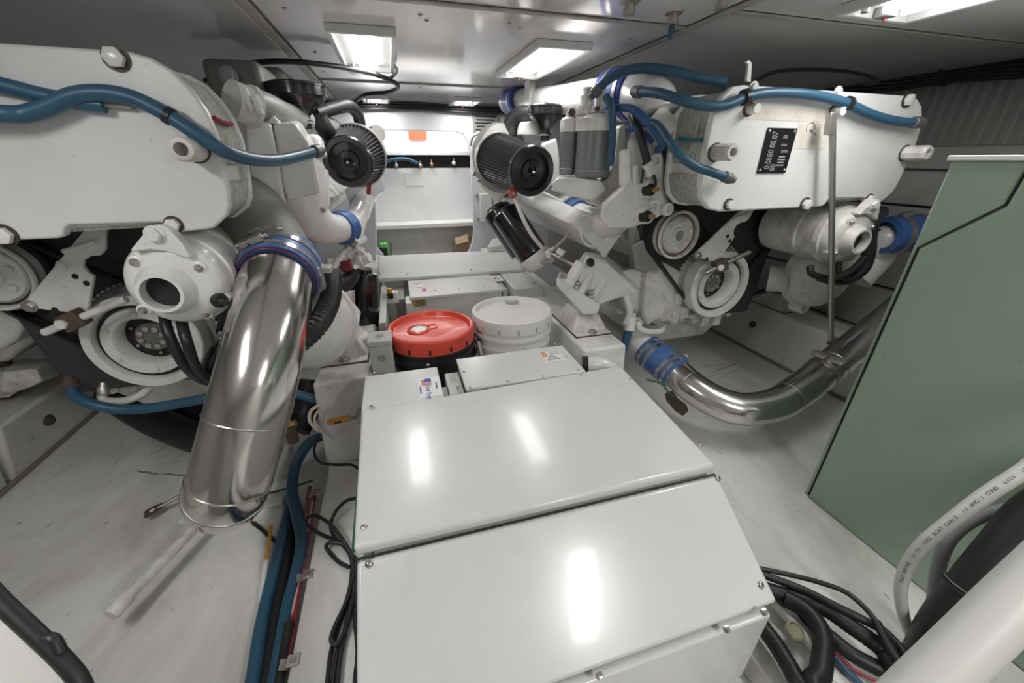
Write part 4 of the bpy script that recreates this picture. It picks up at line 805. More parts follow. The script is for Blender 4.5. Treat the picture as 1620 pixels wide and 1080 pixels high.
# volute outlet, blue sleeve and harness on the far side
ou = MB().tube([at(1350, 440, Y=1.16), at(1383, 405, Y=1.15), at(1400, 380, Y=1.12), at(1425, 370, Y=1.10)], [0.07, 0.068, 0.062, 0.058], 22).build('volute_outlet', 'engine_white', ER)
a, b = at(1398, 372, Y=1.10), at(1452, 368, Y=1.07); L = (b-a).length
MB().lathe(a, b-a, [(0.05, 0), (0.07, 0.004), (0.072, 0.02), (0.07, L), (0.05, L)], 34).build('blue_sleeve', 'silicone_blue', ou)
for k in (0.28, 0.85): MB().lathe(a+(b-a)*k, b-a, [(0.071, 0), (0.0745, 0), (0.0745, 0.02), (0.071, 0.02)], 34).build('hose_clamp', 'zinc', ou)
MB().obox(a+(b-a)*0.35+V((0, -0.01, 0.078)), V((0.03, 0, 0.004)), V((0, 0.012, 0)), V((0, 0, 0.008))).build('clamp_screw', 'zinc', ou, bevel=0.003)
pt('wiring_harness', 'rubber_black', ER, MB().tube(ats([(1395, 335, 1.0), (1382, 345, 0.98), (1376, 372, 0.97), (1374, 400, 0.96), (1366, 425, 0.96), (1345, 442, 0.97), (1318, 446, 0.97), (1295, 440, 0.96)]), [0.02, 0.022, 0.021, 0.021, 0.019, 0.015, 0.011, 0.01], 14))
pt('wiring_harness', 'rubber_black', ER, MB().tube(ats([(1370, 405, 0.96), (1350, 425, 0.95), (1325, 438, 0.95), (1300, 438, 0.95), (1284, 432, 0.95), (1281, 420, 0.96)]), 0.011, 12))
pt('wiring_harness', 'rubber_black', ER, MB().tube(ats([(1327, 415, 0.97), (1328, 432, 0.96), (1340, 442, 0.955), (1355, 438, 0.955)]), 0.010, 12))
pt('harness_tie', 'cable_black', ER, MB().torus(at(1378, 362, Y=0.975), (0.05, 0, 1), 0.023, 0.004, 20, 8))
pt('pump_intermediate_case', 'engine_grimy', ER, MB().cyl(at(1215, 440, Y=1.25), at(1245, 442, Y=1.2), 0.055, seg=28))
# ================================================================== hoses on the engines
hose('blue_hose', 'long blue hose wavering across left engine plate to the intake casting', ats([(-420, 190, 0.945), (-200, 178, 0.94), (-70, 177, 0.935), (0, 180, 0.94), (40, 180, 0.95), (80, 167, 0.953), (115, 152, 0.954), (150, 147, 0.955), (190, 150, 0.956), (225, 161, 0.957), (270, 185, 0.957), (320, 217, 0.957), (358, 240, 0.975), (400, 252, 1.05), (440, 253, 1.16), (475, 246, 1.26), (506, 238, 1.33)]), 0.0135, ends=(1,), ties=(0.623,))
hose('blue_hose', 'short straight blue hose entering at left edge above the wavy one', ats([(-420, 60, 0.945), (-200, 92, 0.95), (0, 134, 0.962), (60, 149, 0.963), (120, 161, 0.963), (165, 167, 0.966)]), 0.0125)
MB().obox(at(178, 166, Y=0.972), (0.03, 0, -0.002), (0, 0.007, 0), (0, 0, 0.005)).build('hose_bracket', 'engine_grey', EL, bevel=0.002)
hose('blue_hose', 'blue hose clipped along the top of right engine front plate', ats([(1004, 145, 1.16), (1040, 147, 1.06), (1075, 157, 0.99), (1110, 166, 0.965), (1145, 167, 0.955), (1180, 153, 0.955), (1215, 147, 0.957), (1260, 148, 0.957), (1300, 153, 0.957), (1340, 164, 0.957), (1380, 182, 0.957), (1420, 192, 0.957), (1456, 194, 0.95)]), 0.0125, ends=(0, 1), ties=(0.41, 0.75), end_len=0.04, tie_k=1.5)
hose('blue_hose', 'blue hose arching highest over the right engine to the plate rear', ats([(938, 150, 1.3), (962, 126, 1.28), (990, 112, 1.24), (1025, 108, 1.2), (1070, 114, 1.16), (1110, 124, 1.13), (1148, 131, 1.1)]), 0.0135, ends=(0,))
hose('blue_hose', 'bright blue hose looping beside the fuel filter stems', ats([(972, 171, 1.24), (998, 172, 1.18), (1022, 190, 1.13), (1040, 212, 1.11), (1047, 228, 1.12), (1041, 237, 1.15)]), 0.0115, 'hose_bright_blue')
hose('blue_hose', 'blue hose slanting down to a fitting low on right plate', ats([(1018, 194, 1.14), (1038, 197, 1.1), (1055, 218, 1.03), (1075, 245, 0.975), (1100, 263, 0.955), (1125, 272, 0.948), (1156, 283, 0.945)]), 0.0115, ends=(1,))
hose('blue_hose', 'upright blue hose down the right side of fuel filters', ats([(958, 152, 1.24), (967, 168, 1.22), (969, 200, 1.215), (968, 235, 1.215), (965, 262, 1.22)]), 0.011)
hose('blue_hose', 'pale blue hose half hidden behind black sender lead', ats([(992, 203, 1.2), (1005, 205, 1.16), (1022, 213, 1.16), (1032, 224, 1.16)]), 0.008, 'hose_bright_blue')
hose('blue_hose', 'dark blue hose hanging with white fitting beside right inner bearer', ats([(1000, 500, 1.27), (996, 520, 1.26), (988, 545, 1.26), (980, 575, 1.27)]), 0.0165, ends=(0,), end_m='engine_white', end_len=0.07)
hose('blue_hose', 'dark blue hose sagging low under left engine behind steel pipe', ats([(110, 602, 1.25), (118, 624, 1.22), (145, 639, 1.2), (190, 647, 1.2), (240, 645, 1.2), (300, 635, 1.2), (345, 626, 1.2), (400, 616, 1.2), (450, 619, 1.2), (505, 633, 1.2)]), 0.0145, ends=(0,), end_m='rusty')
hose('drain_hose', 'grimy white pipe loop under left crank pulley', ats([(163, 612, 1.24), (164, 632, 1.22), (195, 634, 1.22), (222, 625, 1.23), (238, 612, 1.26)]), 0.011, 'engine_grimy', ends=(0,), end_m='zinc')
hose('ribbed_hose', 'black ribbed hose curving behind the left steel exhaust pipe', ats([(526, 436, 1.24), (523, 470, 1.08), (508, 505, 0.98), (485, 532, 0.94), (455, 552, 0.93), (425, 560, 0.95)]), 0.0235, 'rubber_black', ripple=(0.011, 0.13), seg=18)
hose('bilge_hose', 'thick black hose on the floor curving behind left steel pipe', [at(175, 622, Z=0.16), at(235, 660, Z=0.10), at(300, 688, Z=0.065), at(345, 697, Z=0.06)], 0.055, 'rubber_black', seg=18)
hose('bilge_hose', 'second thick black hose behind left pail rising to inner bearer', [at(470, 680, Z=0.10), at(485, 650, Z=0.14), at(492, 600, Z=0.24)], 0.045, 'rubber_black', seg=18)
hose('bilge_hose', 'third thick black hose lying deep under the left engine', [at(150, 600, Z=0.12), at(230, 625, Z=0.07), at(310, 655, Z=0.06), at(400, 665, Z=0.06)], 0.05, 'rubber_black', seg=18)
hose('sleeved_cable', 'black cable under right engine behind crank pulley', ats([(1165, 470, 1.4), (1200, 463, 1.36), (1232, 450, 1.3), (1246, 430, 1.28)]), 0.011, 'cable_black', 'cable')
hose('bonding_wire', 'thin green bonding wire dropping by the right blue sleeve', [at(1022, 600, D=1.55), at(1045, 606, D=1.53), at(1056, 618, D=1.52), at(1066, 628, D=1.52)], 0.004, 'wire_green', 'cable')
# ================================================================== exhaust pipes
xs = thing('exhaust_pipe', 'fat polished steel exhaust pipe hanging in front of left engine', 'pipe', at(352, 790, D=0.9))
PL = atd([(447, 418, 1.0), (439, 446, 0.945), (427, 510, 0.875), (402, 620, 0.835), (367, 752, 0.84), (358, 782, 0.87)])
el_end = PL[-1]; PL += [el_end+V((-0.012, 0.05, -0.030)), el_end+V((-0.02, 0.14, -0.034)), el_end+V((-0.02, 0.22, -0.034))]
MB().tube(PL, 0.080, 40, 10).build('pipe_run', 'stainless', xs)
path = catmull(PL, 10)
for f in (0.42, 0.515, 0.565):
    i = int(f*(len(path)-1)); ax = path[i+1]-path[i-1]; MB().torus(path[i], ax, 0.0802, 0.0018, 48, 6).build('weld_seam', 'steel_dull', xs)
a, b = at(440, 443, D=0.945), at(456, 404, D=1.04); ax = (b-a).normalized()
MB().lathe(a-ax*0.004, ax, [(0.0838, 0.004), (0.0862, 0.003), (0.0868, 0.005), (0.0865, 0.008)], 48).build('sleeve_edge', 'red_rubber', xs)
sl = MB().lathe(a+ax*0.002, ax, [(0.073, 0.006), (0.0885, 0.0), (0.0905, 0.004), (0.0895, 0.012), (0.0895, 0.085), (0.0905, 0.092), (0.082, 0.096)], 48).build('blue_sleeve', 'silicone_blue', xs)
clampband(a+ax*0.024, ax, 0.0895, 0.016, sl, bolt_dir=V((-0.35, -0.6, 0.8)))
clampband(a+ax*0.066, ax, 0.0895, 0.016, sl, bolt_dir=V((-0.1, -0.6, 0.8)))
MB().obox(at(505, 425, D=1.02), V((0.03, 0, -0.002)), V((0, 0.02, 0)), V((0, 0, 0.008))).build('support_strap', 'zinc', sl, bevel=0.002)
MB().obox(at(398, 412, D=0.99), V((0.032, 0, 0.002)), V((0, 0.014, 0)), V((0, 0, 0.012))).build('support_strap', 'zinc', sl, bevel=0.002)
MB().obox(at(505, 447, D=1.02), V((0.014, 0, 0)), V((0, 0.012, 0)), V((0, 0, 0.032))).build('strap_block', 'engine_grey', sl, bevel=0.003)

xr = thing('exhaust_pipe', 'slim polished steel exhaust pipe bending behind the green cabinet', 'pipe', at(1200, 680, D=1.41))
PR = atd([(1040, 566, 1.60), (1062, 583, 1.56), (1092, 610, 1.49), (1130, 634, 1.44), (1175, 647, 1.41), (1225, 640, 1.41), (1262, 619, 1.43), (1300, 590, 1.47), (1340, 557, 1.53), (1390, 516, 1.63), (1425, 486, 1.70)])
MB().tube(PR, 0.060, 36, 8).build('pipe_run', 'stainless', xr)
path = catmull(PR, 8)
for f in (0.19, 0.57, 0.745): 
    i = int(f*(len(path)-1)); MB().torus(path[i], path[i+1]-path[i-1], 0.0602, 0.0014, 44, 6).build('weld_seam', 'steel_dull', xr)
a, b = at(1022, 552, D=1.64), at(1072, 592, D=1.54); ax = (b-a).normalized(); L = (b-a).length
sl = MB().lathe(a, ax, [(0.06, 0), (0.067, 0.002), (0.069, 0.012), (0.067, 0.025)] + [(0.067+0.0016*(k % 2), 0.03+(L-0.06)*k/8) for k in range(9)] + [(0.067, L-0.02), (0.069, L-0.01), (0.06, L)], 40).build('blue_sleeve', 'silicone_blue', xr)
for k, bd in ((0.14, V((-0.6, -0.5, 0.1))), (0.3, None), (0.72, V((-0.5, -0.7, -0.2))), (0.86, V((0.7, 0.2, 0.7)))): clampband(a+ax*L*k, ax, 0.068, 0.014, sl, bolt_dir=bd)
MB().lathe(a+ax*0.02, -ax, [(0.0615, 0), (0.063, 0.02), (0.062, 0.07), (0.05, 0.1), (0, 0.11)], 36).build('white_stub', 'engine_white', xr)
# hanger rod with pipe clamp
hp = at(1303, 560, D=1.455); ht = at(1317, 184, Y=0.945)
hr = thing('hanger_rod', 'thin steel rod hanging from right plate down to the steel pipe', 'rod', hp)
MB().cyl(ht, hp+V((0, -0.01, 0.05)), 0.0085, seg=16).build('rod', 'steel_dull', hr)
MB().obox((at(1316, 178, Y=0.94)+at(1311, 214, Y=0.94))/2, V((0.012, 0, 0)), V((0, 0.008, 0)), (at(1316, 178, Y=0.94)-at(1311, 214, Y=0.94))/2).build('rod_fork', 'zinc', hr, bevel=0.002)
i = int(0.70*(len(path)-1)); ax = (path[i+1]-path[i-1]).normalized(); cpt = path[i]
MB().lathe(cpt-ax*0.018, ax, [(0.0605, 0), (0.0632, 0), (0.0632, 0.036), (0.0605, 0.036)], 36).build('pipe_clamp', 'steel_dull', hr)
for s in (-1, 1): MB().obox(cpt+V((0, 0, 0.068))+ax.cross(V((0, 0, 1)))*0.03*s, ax*0.014, ax.cross(V((0, 0, 1)))*0.024, V((0, 0, 0.004))).build('clamp_tab', 'zinc', hr, bevel=0.001)
MB().cyl(hp+V((0, -0.01, 0.045)), hp+V((0, -0.01, 0.075)), 0.014, seg=6).build('clamp_nut', 'rusty', hr)
MB().cyl(cpt+V((-0.05, -0.01, 0.07)), cpt+V((-0.085, -0.02, 0.072)), 0.006, seg=8).build('clamp_tail', 'rusty', hr)

# ================================================================== near sound shield
def slab(corners, th, name, m, parent, bevel=0.006, seg=3):
    n = (V(corners[1])-V(corners[0])).cross(V(corners[2])-V(corners[0])).normalized()
    if n.z < 0: n = -n
    return MB().prism(corners, -n*th).build(name, m, parent, bevel=bevel, seg=seg)
g = thing('generator_cover', 'large white machinery cover in the foreground with sloping front lid', 'cover', (0.21, 0.6, 0.07))
LZ = 0.45
SEC = [(0.288, 0.071), (0.288, 0.272), (0.448, 0.400), (0.448, LZ-0.026), (0.84, LZ-0.026), (0.84, 0.071)]
MB().prism([V((-0.1, y, z)) for y, z in SEC], (0.63, 0, 0)).build('body', 'cover_white', g, bevel=0.003)
top = slab([V((-0.126, 0.458, LZ)), V((0.553, 0.452, LZ)), V((0.584, 0.868, LZ)), V((-0.137, 0.842, LZ))], 0.022, 'top_lid', 'cover_white', g, 0.007)
s0, s1, s2, s3 = V((-0.124, 0.450, 0.4275)), V((0.556, 0.444, 0.4275)), V((0.566, 0.270, 0.294)), V((-0.134, 0.270, 0.294))
sn = (s1-s0).cross(s2-s0).normalized(); sn = sn if sn.z > 0 else -sn
sl_ = slab([s0, s1, s2, s3], 0.012, 'sloped_lid', 'cover_white', g, 0.006)
MB().box((-0.125, 0.262, 0.08), (0.548, 0.285, 0.278)).build('front_panel', 'cover_white', g, bevel=0.003)
MB().prism([V((0.531, y, z-0.002 if z > 0.1 else z)) for y, z in SEC], (0.014, 0, 0)).build('side_panel', 'cover_white', g, bevel=0.003)
MB().prism([V((-0.116, y, z-0.002 if z > 0.1 else z)) for y, z in SEC], (0.014, 0, 0)).build('side_panel', 'cover_white', g, bevel=0.003)
MB().tube([V((-0.128, 0.47, LZ-0.02)), V((-0.130, 0.50, LZ-0.023)), V((-0.132, 0.7, LZ-0.024)), V((-0.134, 0.82, LZ-0.024))], 0.004, 8).build('edge_gasket', 'wire_green', g)
MB().tube([V((-0.126, 0.455, 0.427)), V((0.2, 0.452, 0.427)), V((0.553, 0.449, 0.427))], 0.0022, 8).build('edge_gasket', 'rubber_black', g)
for (px, py) in [(576, 834), (1106, 703), (588, 643), (998, 599)]: screw(at(px, py, Z=LZ), (0, 0, 1), 0.0055, top)
def on_plane(px, py, p0, n):
    v = at(px, py, D=1.0)-CAM; t = (p0-CAM).dot(n)/v.dot(n); return CAM+v*t
for (px, py) in [(584, 892), (1135, 756), (1203, 925)]: screw(on_plane(px, py, s0, sn), sn, 0.0065, sl_, 'stainless')
for (px, py) in [(1147, 992), (947, 1065), (1206, 965)]:
    q = at(px, py, Y=0.262); MB().lathe(q, (0, -1, 0), [(0, 0), (0.0065, 0), (0.0065, 0.005), (0.004, 0.008), (0, 0.008)], 6).build('panel_bolt', 'stainless', g)
# rear terminal boxes on the same cover
lb = MB().box((-0.138, 0.846, 0.12), (0.064, 1.020, 0.444)).build('left_box', 'cover_white', g, bevel=0.003)
for (px, py) in [(591, 590), (677, 577)]: screw(at(px, py, Z=0.444), (0, 0, 1), 0.0055, lb)
rb = MB().box((0.128, 0.875, 0.12), (0.470, 1.045, 0.440)).build('right_box', 'cover_white', g, bevel=0.003)
MB().box((0.124, 0.871, 0.436), (0.474, 1.049, 0.446)).build('box_lid', 'cover_white', rb, bevel=0.003)
for (px, py) in [(779, 557), (829, 551), (878, 544), (895, 564), (734, 588), (744, 613), (803, 603), (859, 595), (914, 586)]: screw(at(px, py, Z=0.446), (0, 0, 1), 0.0042, rb)
for (px, py) in [(754, 618), (919, 592)]: screw(at(px, py, Z=LZ), (0, 0, 1), 0.0055, top)
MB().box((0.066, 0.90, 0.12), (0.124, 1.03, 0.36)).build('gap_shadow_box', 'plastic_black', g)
MB().box((0.082, 0.868, 0.30), (0.122, 1.005, 0.425)).build('label_strip', 'junction_grey', g, bevel=0.002)
MB().box((0.058, 0.868, 0.30), (0.080, 0.94, 0.42)).build('label_strip', 'engine_grey', g, bevel=0.002)
# decals
X_, Y_, Z_ = V((1, 0, 0)), V((0, 1, 0)), V((0, 0, 1))
d0 = V((0.032, 0.912, 0.4442))
MB().obox(d0+V((0, 0, 0.0004)), X_*0.030, Y_*0.050, Z_*0.0003).build('decal', 'label_white', lb, smooth=0)
text('Tour Freeze', 0.021, d0+V((-0.004, 0.012, 0.0009)), -Y_*0.85, X_*1.05, 'ink_blue', lb)
MB().obox(d0+V((-0.002, 0.034, 0.0008)), X_*0.009, Y_*0.010, Z_*0.0002).build('emblem', 'ink_blue', lb, smooth=0)
for k in range(3): MB().obox(d0+V((-0.018+0.003*k, 0.024, 0.0009)), X_*0.001, Y_*0.016, Z_*0.0002).build('emblem_stripe', 'ink_red', lb, smooth=0)
for k in range(3): MB().obox(d0+V((-0.002, 0.019-0.004*k, 0.0009)), X_*0.009, Y_*0.001, Z_*0.0002).build('emblem_stripe', 'ink_red', lb, smooth=0)
for (dx_, dy_, L_n) in [(-0.024, -0.012, 0.018), (0.019, 0.0, 0.016)]: MB().obox(d0+V((dx_, dy_, 0.0009)), X_*0.002, Y_*L_n, Z_*0.0002).build('small_print', 'ink_blue', lb, smooth=0)
for k in range(4): MB().obox(V((0.094+0.005*k, 0.972, 0.4256)), X_*0.0014, Y_*0.026, Z_*0.0003).build('small_print', 'ink_grey', g, smooth=0)
text('SEACOM', 0.012, V((0.108, 0.925, 0.4256)), -Y_, X_, 'ink_black', g)
w0 = at(874, 563, Z=0.4466)
MB().obox(w0, X_*0.034, Y_*0.034, Z_*0.0003).build('warning_decal', 'label_white', rb, smooth=0)
MB().obox(w0+V((-0.022, 0.016, 0.0006)), X_*0.008, Y_*0.016, Z_*0.0002).build('warning_band', 'label_orange', rb, smooth=0)
for k in range(4): MB().obox(w0+V((0.012, 0.028-0.006*k, 0.0006)), X_*0.016, Y_*0.001, Z_*0.0002).build('small_print', 'ink_grey', rb, smooth=0)
tri = [w0+V((-0.004+0.022*math.cos(a), -0.014+0.018*math.sin(a), 0.0007)) for a in (math.pi/2, math.pi/2+2.094, math.pi/2+4.188)]
MB().tube(tri+[tri[0]], 0.0011, 6, smooth=False).build('warning_triangle', 'ink_black', rb)
text('HOT', 0.008, w0+V((-0.012, -0.017, 0.0006)), X_, Y_, 'ink_black', rb)

ve = thing('vent_elbow', 'white vent elbow with a black mouth behind near cover right corner', 'elbow', at(945, 600, Y=0.95))
MB().tube([at(925, 578, Y=0.97), at(945, 576, Y=0.96), at(965, 582, Y=0.95), at(975, 600, Y=0.94), at(976, 630, Y=0.94)], 0.026, 18).build('elbow_body', 'cover_white', ve)
MB().tube([at(921, 577, Y=0.975), at(930, 577, Y=0.968)], 0.029, 18, smooth=False).build('mouth', 'plastic_black', ve)
# ================================================================== far sound shield
g2 = thing('generator_cover', 'distant white machinery cover behind the two buckets', 'cover', (0.25, 2.1, 0.0))
ft = slab([V((-0.122, 2.005, 0.45)), V((0.656, 1.985, 0.45)), V((0.668, 2.49, 0.45)), V((-0.140, 2.54, 0.45))], 0.022, 'top_lid', 'cover_white', g2, 0.006)
for (px, py) in [(601, 407), (601, 432), (645, 434), (745, 427), (826, 422), (801, 394)]: screw(at(px, py, Z=0.45), (0, 0, 1), 0.007, ft)
MB().box((-0.10, 2.03, 0.0), (0.64, 2.5, 0.427)).build('body', 'cover_white', g2)
fb = MB().box((0.022, 1.72, 0.14), (0.445, 1.985, 0.430)).build('left_box', 'cover_white', g2, bevel=0.003)
MB().box((0.016, 1.714, 0.418), (0.451, 1.99, 0.434)).build('box_lid', 'cover_white', fb, bevel=0.004)
for (px, py) in [(648, 453), (649, 462), (688, 459), (726, 456), (764, 453), (757, 443), (717, 437), (682, 439)]: screw(at(px, py, Z=0.434), (0, 0, 1), 0.005, fb)
fr_ = MB().box((0.505, 1.70, 0.14), (0.652, 1.985, 0.434)).build('right_box', 'cover_white', g2, bevel=0.004)
for (px, py) in [(796, 451), (845, 447)]: screw(at(px, py, Z=0.434), (0, 0, 1), 0.006, fr_)
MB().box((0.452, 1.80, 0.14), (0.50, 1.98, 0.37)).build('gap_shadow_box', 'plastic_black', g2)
MB().box((0.456, 1.74, 0.36), (0.480, 1.95, 0.425)).build('label_strip', 'junction_grey', g2, bevel=0.002)
q = at(661, 474, Y=1.7195)+V((0, 0, -0.012))
yl = quad_on(q, X_, Z_, 0.075, 0.042, 'label_yellow', fb, 'caution_label', lift=0.0003, th=0.0008)
for k in range(4): quad_on(q+V((0.012-0.004*(k % 2), -0.0012, 0.014-0.009*k)), X_, Z_, 0.04, 0.0035, 'ink_black', fb, 'small_print')
tr = [q+V((-0.026+0.008*math.cos(a), -0.0015, 0.010+0.008*math.sin(a))) for a in (math.pi/2, math.pi/2+2.094, math.pi/2+4.188)]
MB().tube(tr+[tr[0]], 0.001, 6, smooth=False).build('warning_triangle', 'ink_black', fb)
for (px, py, w_, h_, m) in [(662, 452, 0.04, 0.02, 'label_white'), (660, 449, 0.03, 0.008, 'label_orange'), (671, 458, 0.018, 0.02, 'ink_red')]:
    c = at(px, py, Z=0.4345); quad_on(c, X_, Y_, w_, h_*2, m, fb, 'decal', lift=0.0003 if m == 'label_white' else 0.001)
c = at(787, 440, Z=0.4345); quad_on(c, X_, Y_, 0.045, 0.11, 'label_white', fr_, 'decal'); text('Tour Freeze', 0.022, c+V((0.0, 0.05, 0.0012)), -Y_*0.8, X_, 'ink_blue', fr_)
quad_on(c+V((-0.014, 0.0, 0.0008)), X_, Y_, 0.008, 0.04, 'ink_red', fr_, 'emblem_stripe')
for (x0, y0) in [(-0.115, 1.98), (-0.005, 1.78)]:
    MB().box((x0, y0-0.5 if x0 < -0.05 else y0-0.1, 0.0), (x0+0.028, y0, 0.42)).build('frame_post', 'cover_white', g2, bevel=0.003)
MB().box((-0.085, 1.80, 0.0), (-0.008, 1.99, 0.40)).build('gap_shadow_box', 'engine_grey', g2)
vq = at(618, 470, Y=1.78)
va = thing('fuel_valve', 'small valve with yellow knob between white posts behind red bucket', 'valve', (vq.x, vq.y, vq.z-0.12))
MB().obox(vq, (0.035, 0, 0), (0, 0.018, 0), (0, 0, 0.028)).build('valve_block', 'engine_white', va, bevel=0.006)
MB().cyl(vq+V((0, -0.01, 0.022)), vq+V((0, -0.01, 0.045)), 0.012, seg=14).build('knob', 'handle_yellow', va)
MB().cyl(vq+V((0, -0.01, 0.0)), vq+V((0, -0.01, 0.024)), 0.016, seg=14).build('collar', 'plastic_black', va)
MB().cyl(vq+V((0, 0, -0.12)), vq+V((0, 0, -0.025)), 0.025, seg=18).build('bowl', 'engine_grey', va)

# ================================================================== buckets
MB().box((-0.112, 1.07, 0.0), (0.568, 1.72, 0.104)).build('floor_step', 'gelcoat')
st = bpy.data.objects['floor_step']; st['kind'] = 'structure'; tag(st, 'white step between the bearers that carries both buckets', 'step')
def bucket(x, y, z, lab, ml, mb_, mcap, red):
    t = thing('bucket', lab, 'bucket', (x, y, z), 'five gallon buckets')
    H = 0.345
    MB().lathe((x, y, z), (0, 0, 1), [(0, 0), (0.125, 0), (0.129, 0.005), (0.142, H*0.68), (0.150, H*0.69), (0.150, H*0.72), (0.143, H*0.725), (0.144, H*0.80), (0.152, H*0.81), (0.152, H*0.84), (0.145, H*0.85), (0.146, H-0.02), (0.14, H-0.022), (0, H-0.03)], 56).build('body', mb_, t)
    ld = MB().lathe((x, y, z+H-0.022), (0, 0, 1), [(0.147, -0.012), (0.1535, -0.012), (0.1545, 0.018), (0.152, 0.034), (0.146, 0.038), (0.139, 0.036), (0.132, 0.020), (0.128, 0.018), (0.06, 0.021 if red else 0.019), (0, 0.022)], 64).build('lid', ml, t)
    for k in range(14):
        a = 2*math.pi*k/14+0.1
        MB().obox((x+0.1545*math.cos(a), y+0.1545*math.sin(a), z+H-0.020), V((math.cos(a), math.sin(a), 0))*0.001, V((-math.sin(a), math.cos(a), 0))*0.0035, V((0, 0, 0.009))).build('lid_slot', 'dark_void' if red else 'pail_grey', ld)
    sp = at(663, 521, Z=z+H) if red else at(809, 477, Z=z+H)
    cx, cy = (0.02, -0.085) if red else (0.0, 0.095)
    cx, cy = sp.x-x, sp.y-y
    if red:
        MB().lathe((x+cx, y+cy, z+H-0.004), (0, 0, 1), [(0.043, 0), (0.041, 0.007), (0.035, 0.009), (0.033, 0.003), (0.028, 0.002)], 36).build('spout_collar', ml, ld)
        MB().lathe((x+0.004, y+0.02, z+H-0.003), (0, 0, 1), [(0.024, 0), (0.022, 0.006), (0.018, 0.006), (0.016, 0.001), (0, 0.001)], 30).build('centre_ring', ml, ld)
    MB().lathe((x+cx, y+cy, z+H-0.003), (0, 0, 1), [(0.027, 0), (0.027, 0.006), (0.022, 0.008), (0.020, 0.005), (0, 0.005)], 32).build('spout_cap', mcap, ld)
    for s in (-1, 1): MB().lathe((x+s*0.142, y, z+H*0.76), (s, 0, 0), [(0, 0), (0.014, 0), (0.012, 0.010), (0, 0.010)], 16).build('handle_ear', mb_, t)
    pts = [V((x+0.1525*math.cos(a), y-0.158*abs(math.sin(a))*0.98, z+H*0.76-0.10*math.sin(a))) for a in (math.pi*k/12 for k in range(13))]
    MB().tube(pts, 0.0028, 8).build('handle', 'steel_dull' if not red else 'cable_black', t)
    return t
bucket(0.073, 1.293, 0.105, 'black plastic bucket with bright red lid', 'pail_red', 'pail_black', 'label_white', True)
bucket(0.384, 1.332, 0.12, 'white plastic bucket with grey spout cap in its white lid', 'pail_white', 'pail_white', 'pail_grey', False)
MB().lathe((0.384, 1.332, 0.1045), (0, 0, 1), [(0, 0), (0.12, 0), (0.12, 0.0155), (0, 0.0155)], 30).build('bucket_mat', 'rubber_black'); tag(bpy.data.objects['bucket_mat'], 'round black mat beneath the white bucket', 'mat')
MB().tube(ats([(757, 540, 1.1), (762, 560, 1.08), (768, 575, 1.07)]), 0.006, 8).build('drain_rail', 'steel_dull'); tag(bpy.data.objects['drain_rail'], 'thin metal rail between the two buckets', 'rail')
# junction box beside red bucket
q = at(602, 553, Y=1.16)
jb = thing('junction_box', 'grey square junction box beside the red bucket', 'box', (q.x, q.y, q.z-0.08))
MB().box((q.x-0.035, 1.16, q.z-0.09), (q.x+0.035, 1.24, q.z+0.012)).build('box_body', 'junction_grey', jb, bevel=0.003)
MB().box((q.x-0.038, 1.157, q.z+0.012), (q.x+0.038, 1.243, q.z+0.03)).build('box_lid', 'junction_grey', jb, bevel=0.003)
MB().lathe((q.x, 1.16, q.z-0.03), (0, -1, 0), [(0.013, 0), (0.013, 0.002), (0.010, 0.002), (0.009, 0.0005), (0, 0.0005)], 20).build('knockout', 'engine_grey', jb)
MB().lathe((q.x, 1.2, q.z+0.03), (0, 0, 1), [(0.014, 0), (0.014, 0.001), (0.011, 0.001), (0, 0.0004)], 20).build('knockout', 'engine_grey', jb)
# valve with yellow handle by the inboard bearer
v0 = at(567, 660, Y=1.10)
vv = thing('ball_valve', 'ball valve with a yellow lever handle against the left inner bearer', 'valve', v0-V((0, 0, 0.03)))
h0, h1 = at(518, 668, Y=1.09), at(553, 661, Y=1.09)
MB().tube([h0, h0.lerp(h1, 0.3), h0.lerp(h1, 0.7), h1], [0.008, 0.0105, 0.0105, 0.010], 14).build('lever_grip', 'handle_yellow', vv)
MB().obox(h0.lerp(h1, 0.5)+V((0, -0.0102, 0)), (h1-h0)*0.15, V((0, 0.0008, 0)), V((0, 0, 0.003))).build('grip_print', 'ink_black', vv)
MB().obox((h1+v0)/2, (v0-h1)*0.55, V((0, 0.002, 0)), V((0, 0, 0.007))).build('lever', 'steel_dull', vv)
MB().cyl(v0+V((0.006, -0.02, 0)), v0+V((0.006, 0.04, 0)), 0.014, seg=14).build('valve_body', 'zinc', vv)

# ================================================================== green cabinet
gc = thing('green_cabinet', 'tall sage green equipment cabinet at right with slanting panel seam', 'cabinet', (1.5, 0.0, 0.0))
GX = 1.188
MB().box((GX, -0.7, 0.0), (1.80, 0.632, 0.995)).build('casing', 'green_paint', gc, bevel=0.005)
MB().box((GX-0.003, -0.7, 0.995), (1.81, 0.640, 1.0055)).build('top_sheet', 'label_white', gc, bevel=0.002)
pp = [at(1281, 787, X=GX), at(1457, 395, X=GX), at(1596, 328, X=GX), at(1640, 255, X=GX)]
poly = [V((GX, q.y, max(q.z, 0.004))) for q in pp] + [V((GX, -0.66, 0.97)), V((GX, -0.66, 0.004))]
MB().prism(poly, (-0.006, 0, 0)).build('side_panel', 'green_paint', gc, bevel=0.0015)
gap = [q+V((0, 0.006, 0.004)) for q in poly[:4]]
MB().tube([V((GX-0.0005, q.y, q.z)) for q in gap], 0.0028, 6, smooth=False).build('panel_gap', 'dark_void', gc)
for (px, py) in [(1465, 841), (1444, 866), (1536, 892), (1516, 918)]:
    q = at(px, py, X=GX-0.006); MB().lathe(q, (-1, 0, 0), [(0, 0), (0.0085, 0), (0.0085, 0.006), (0.006, 0.007), (0.006, 0.016), (0, 0.018)], 12).build('stud', 'zinc', gc)

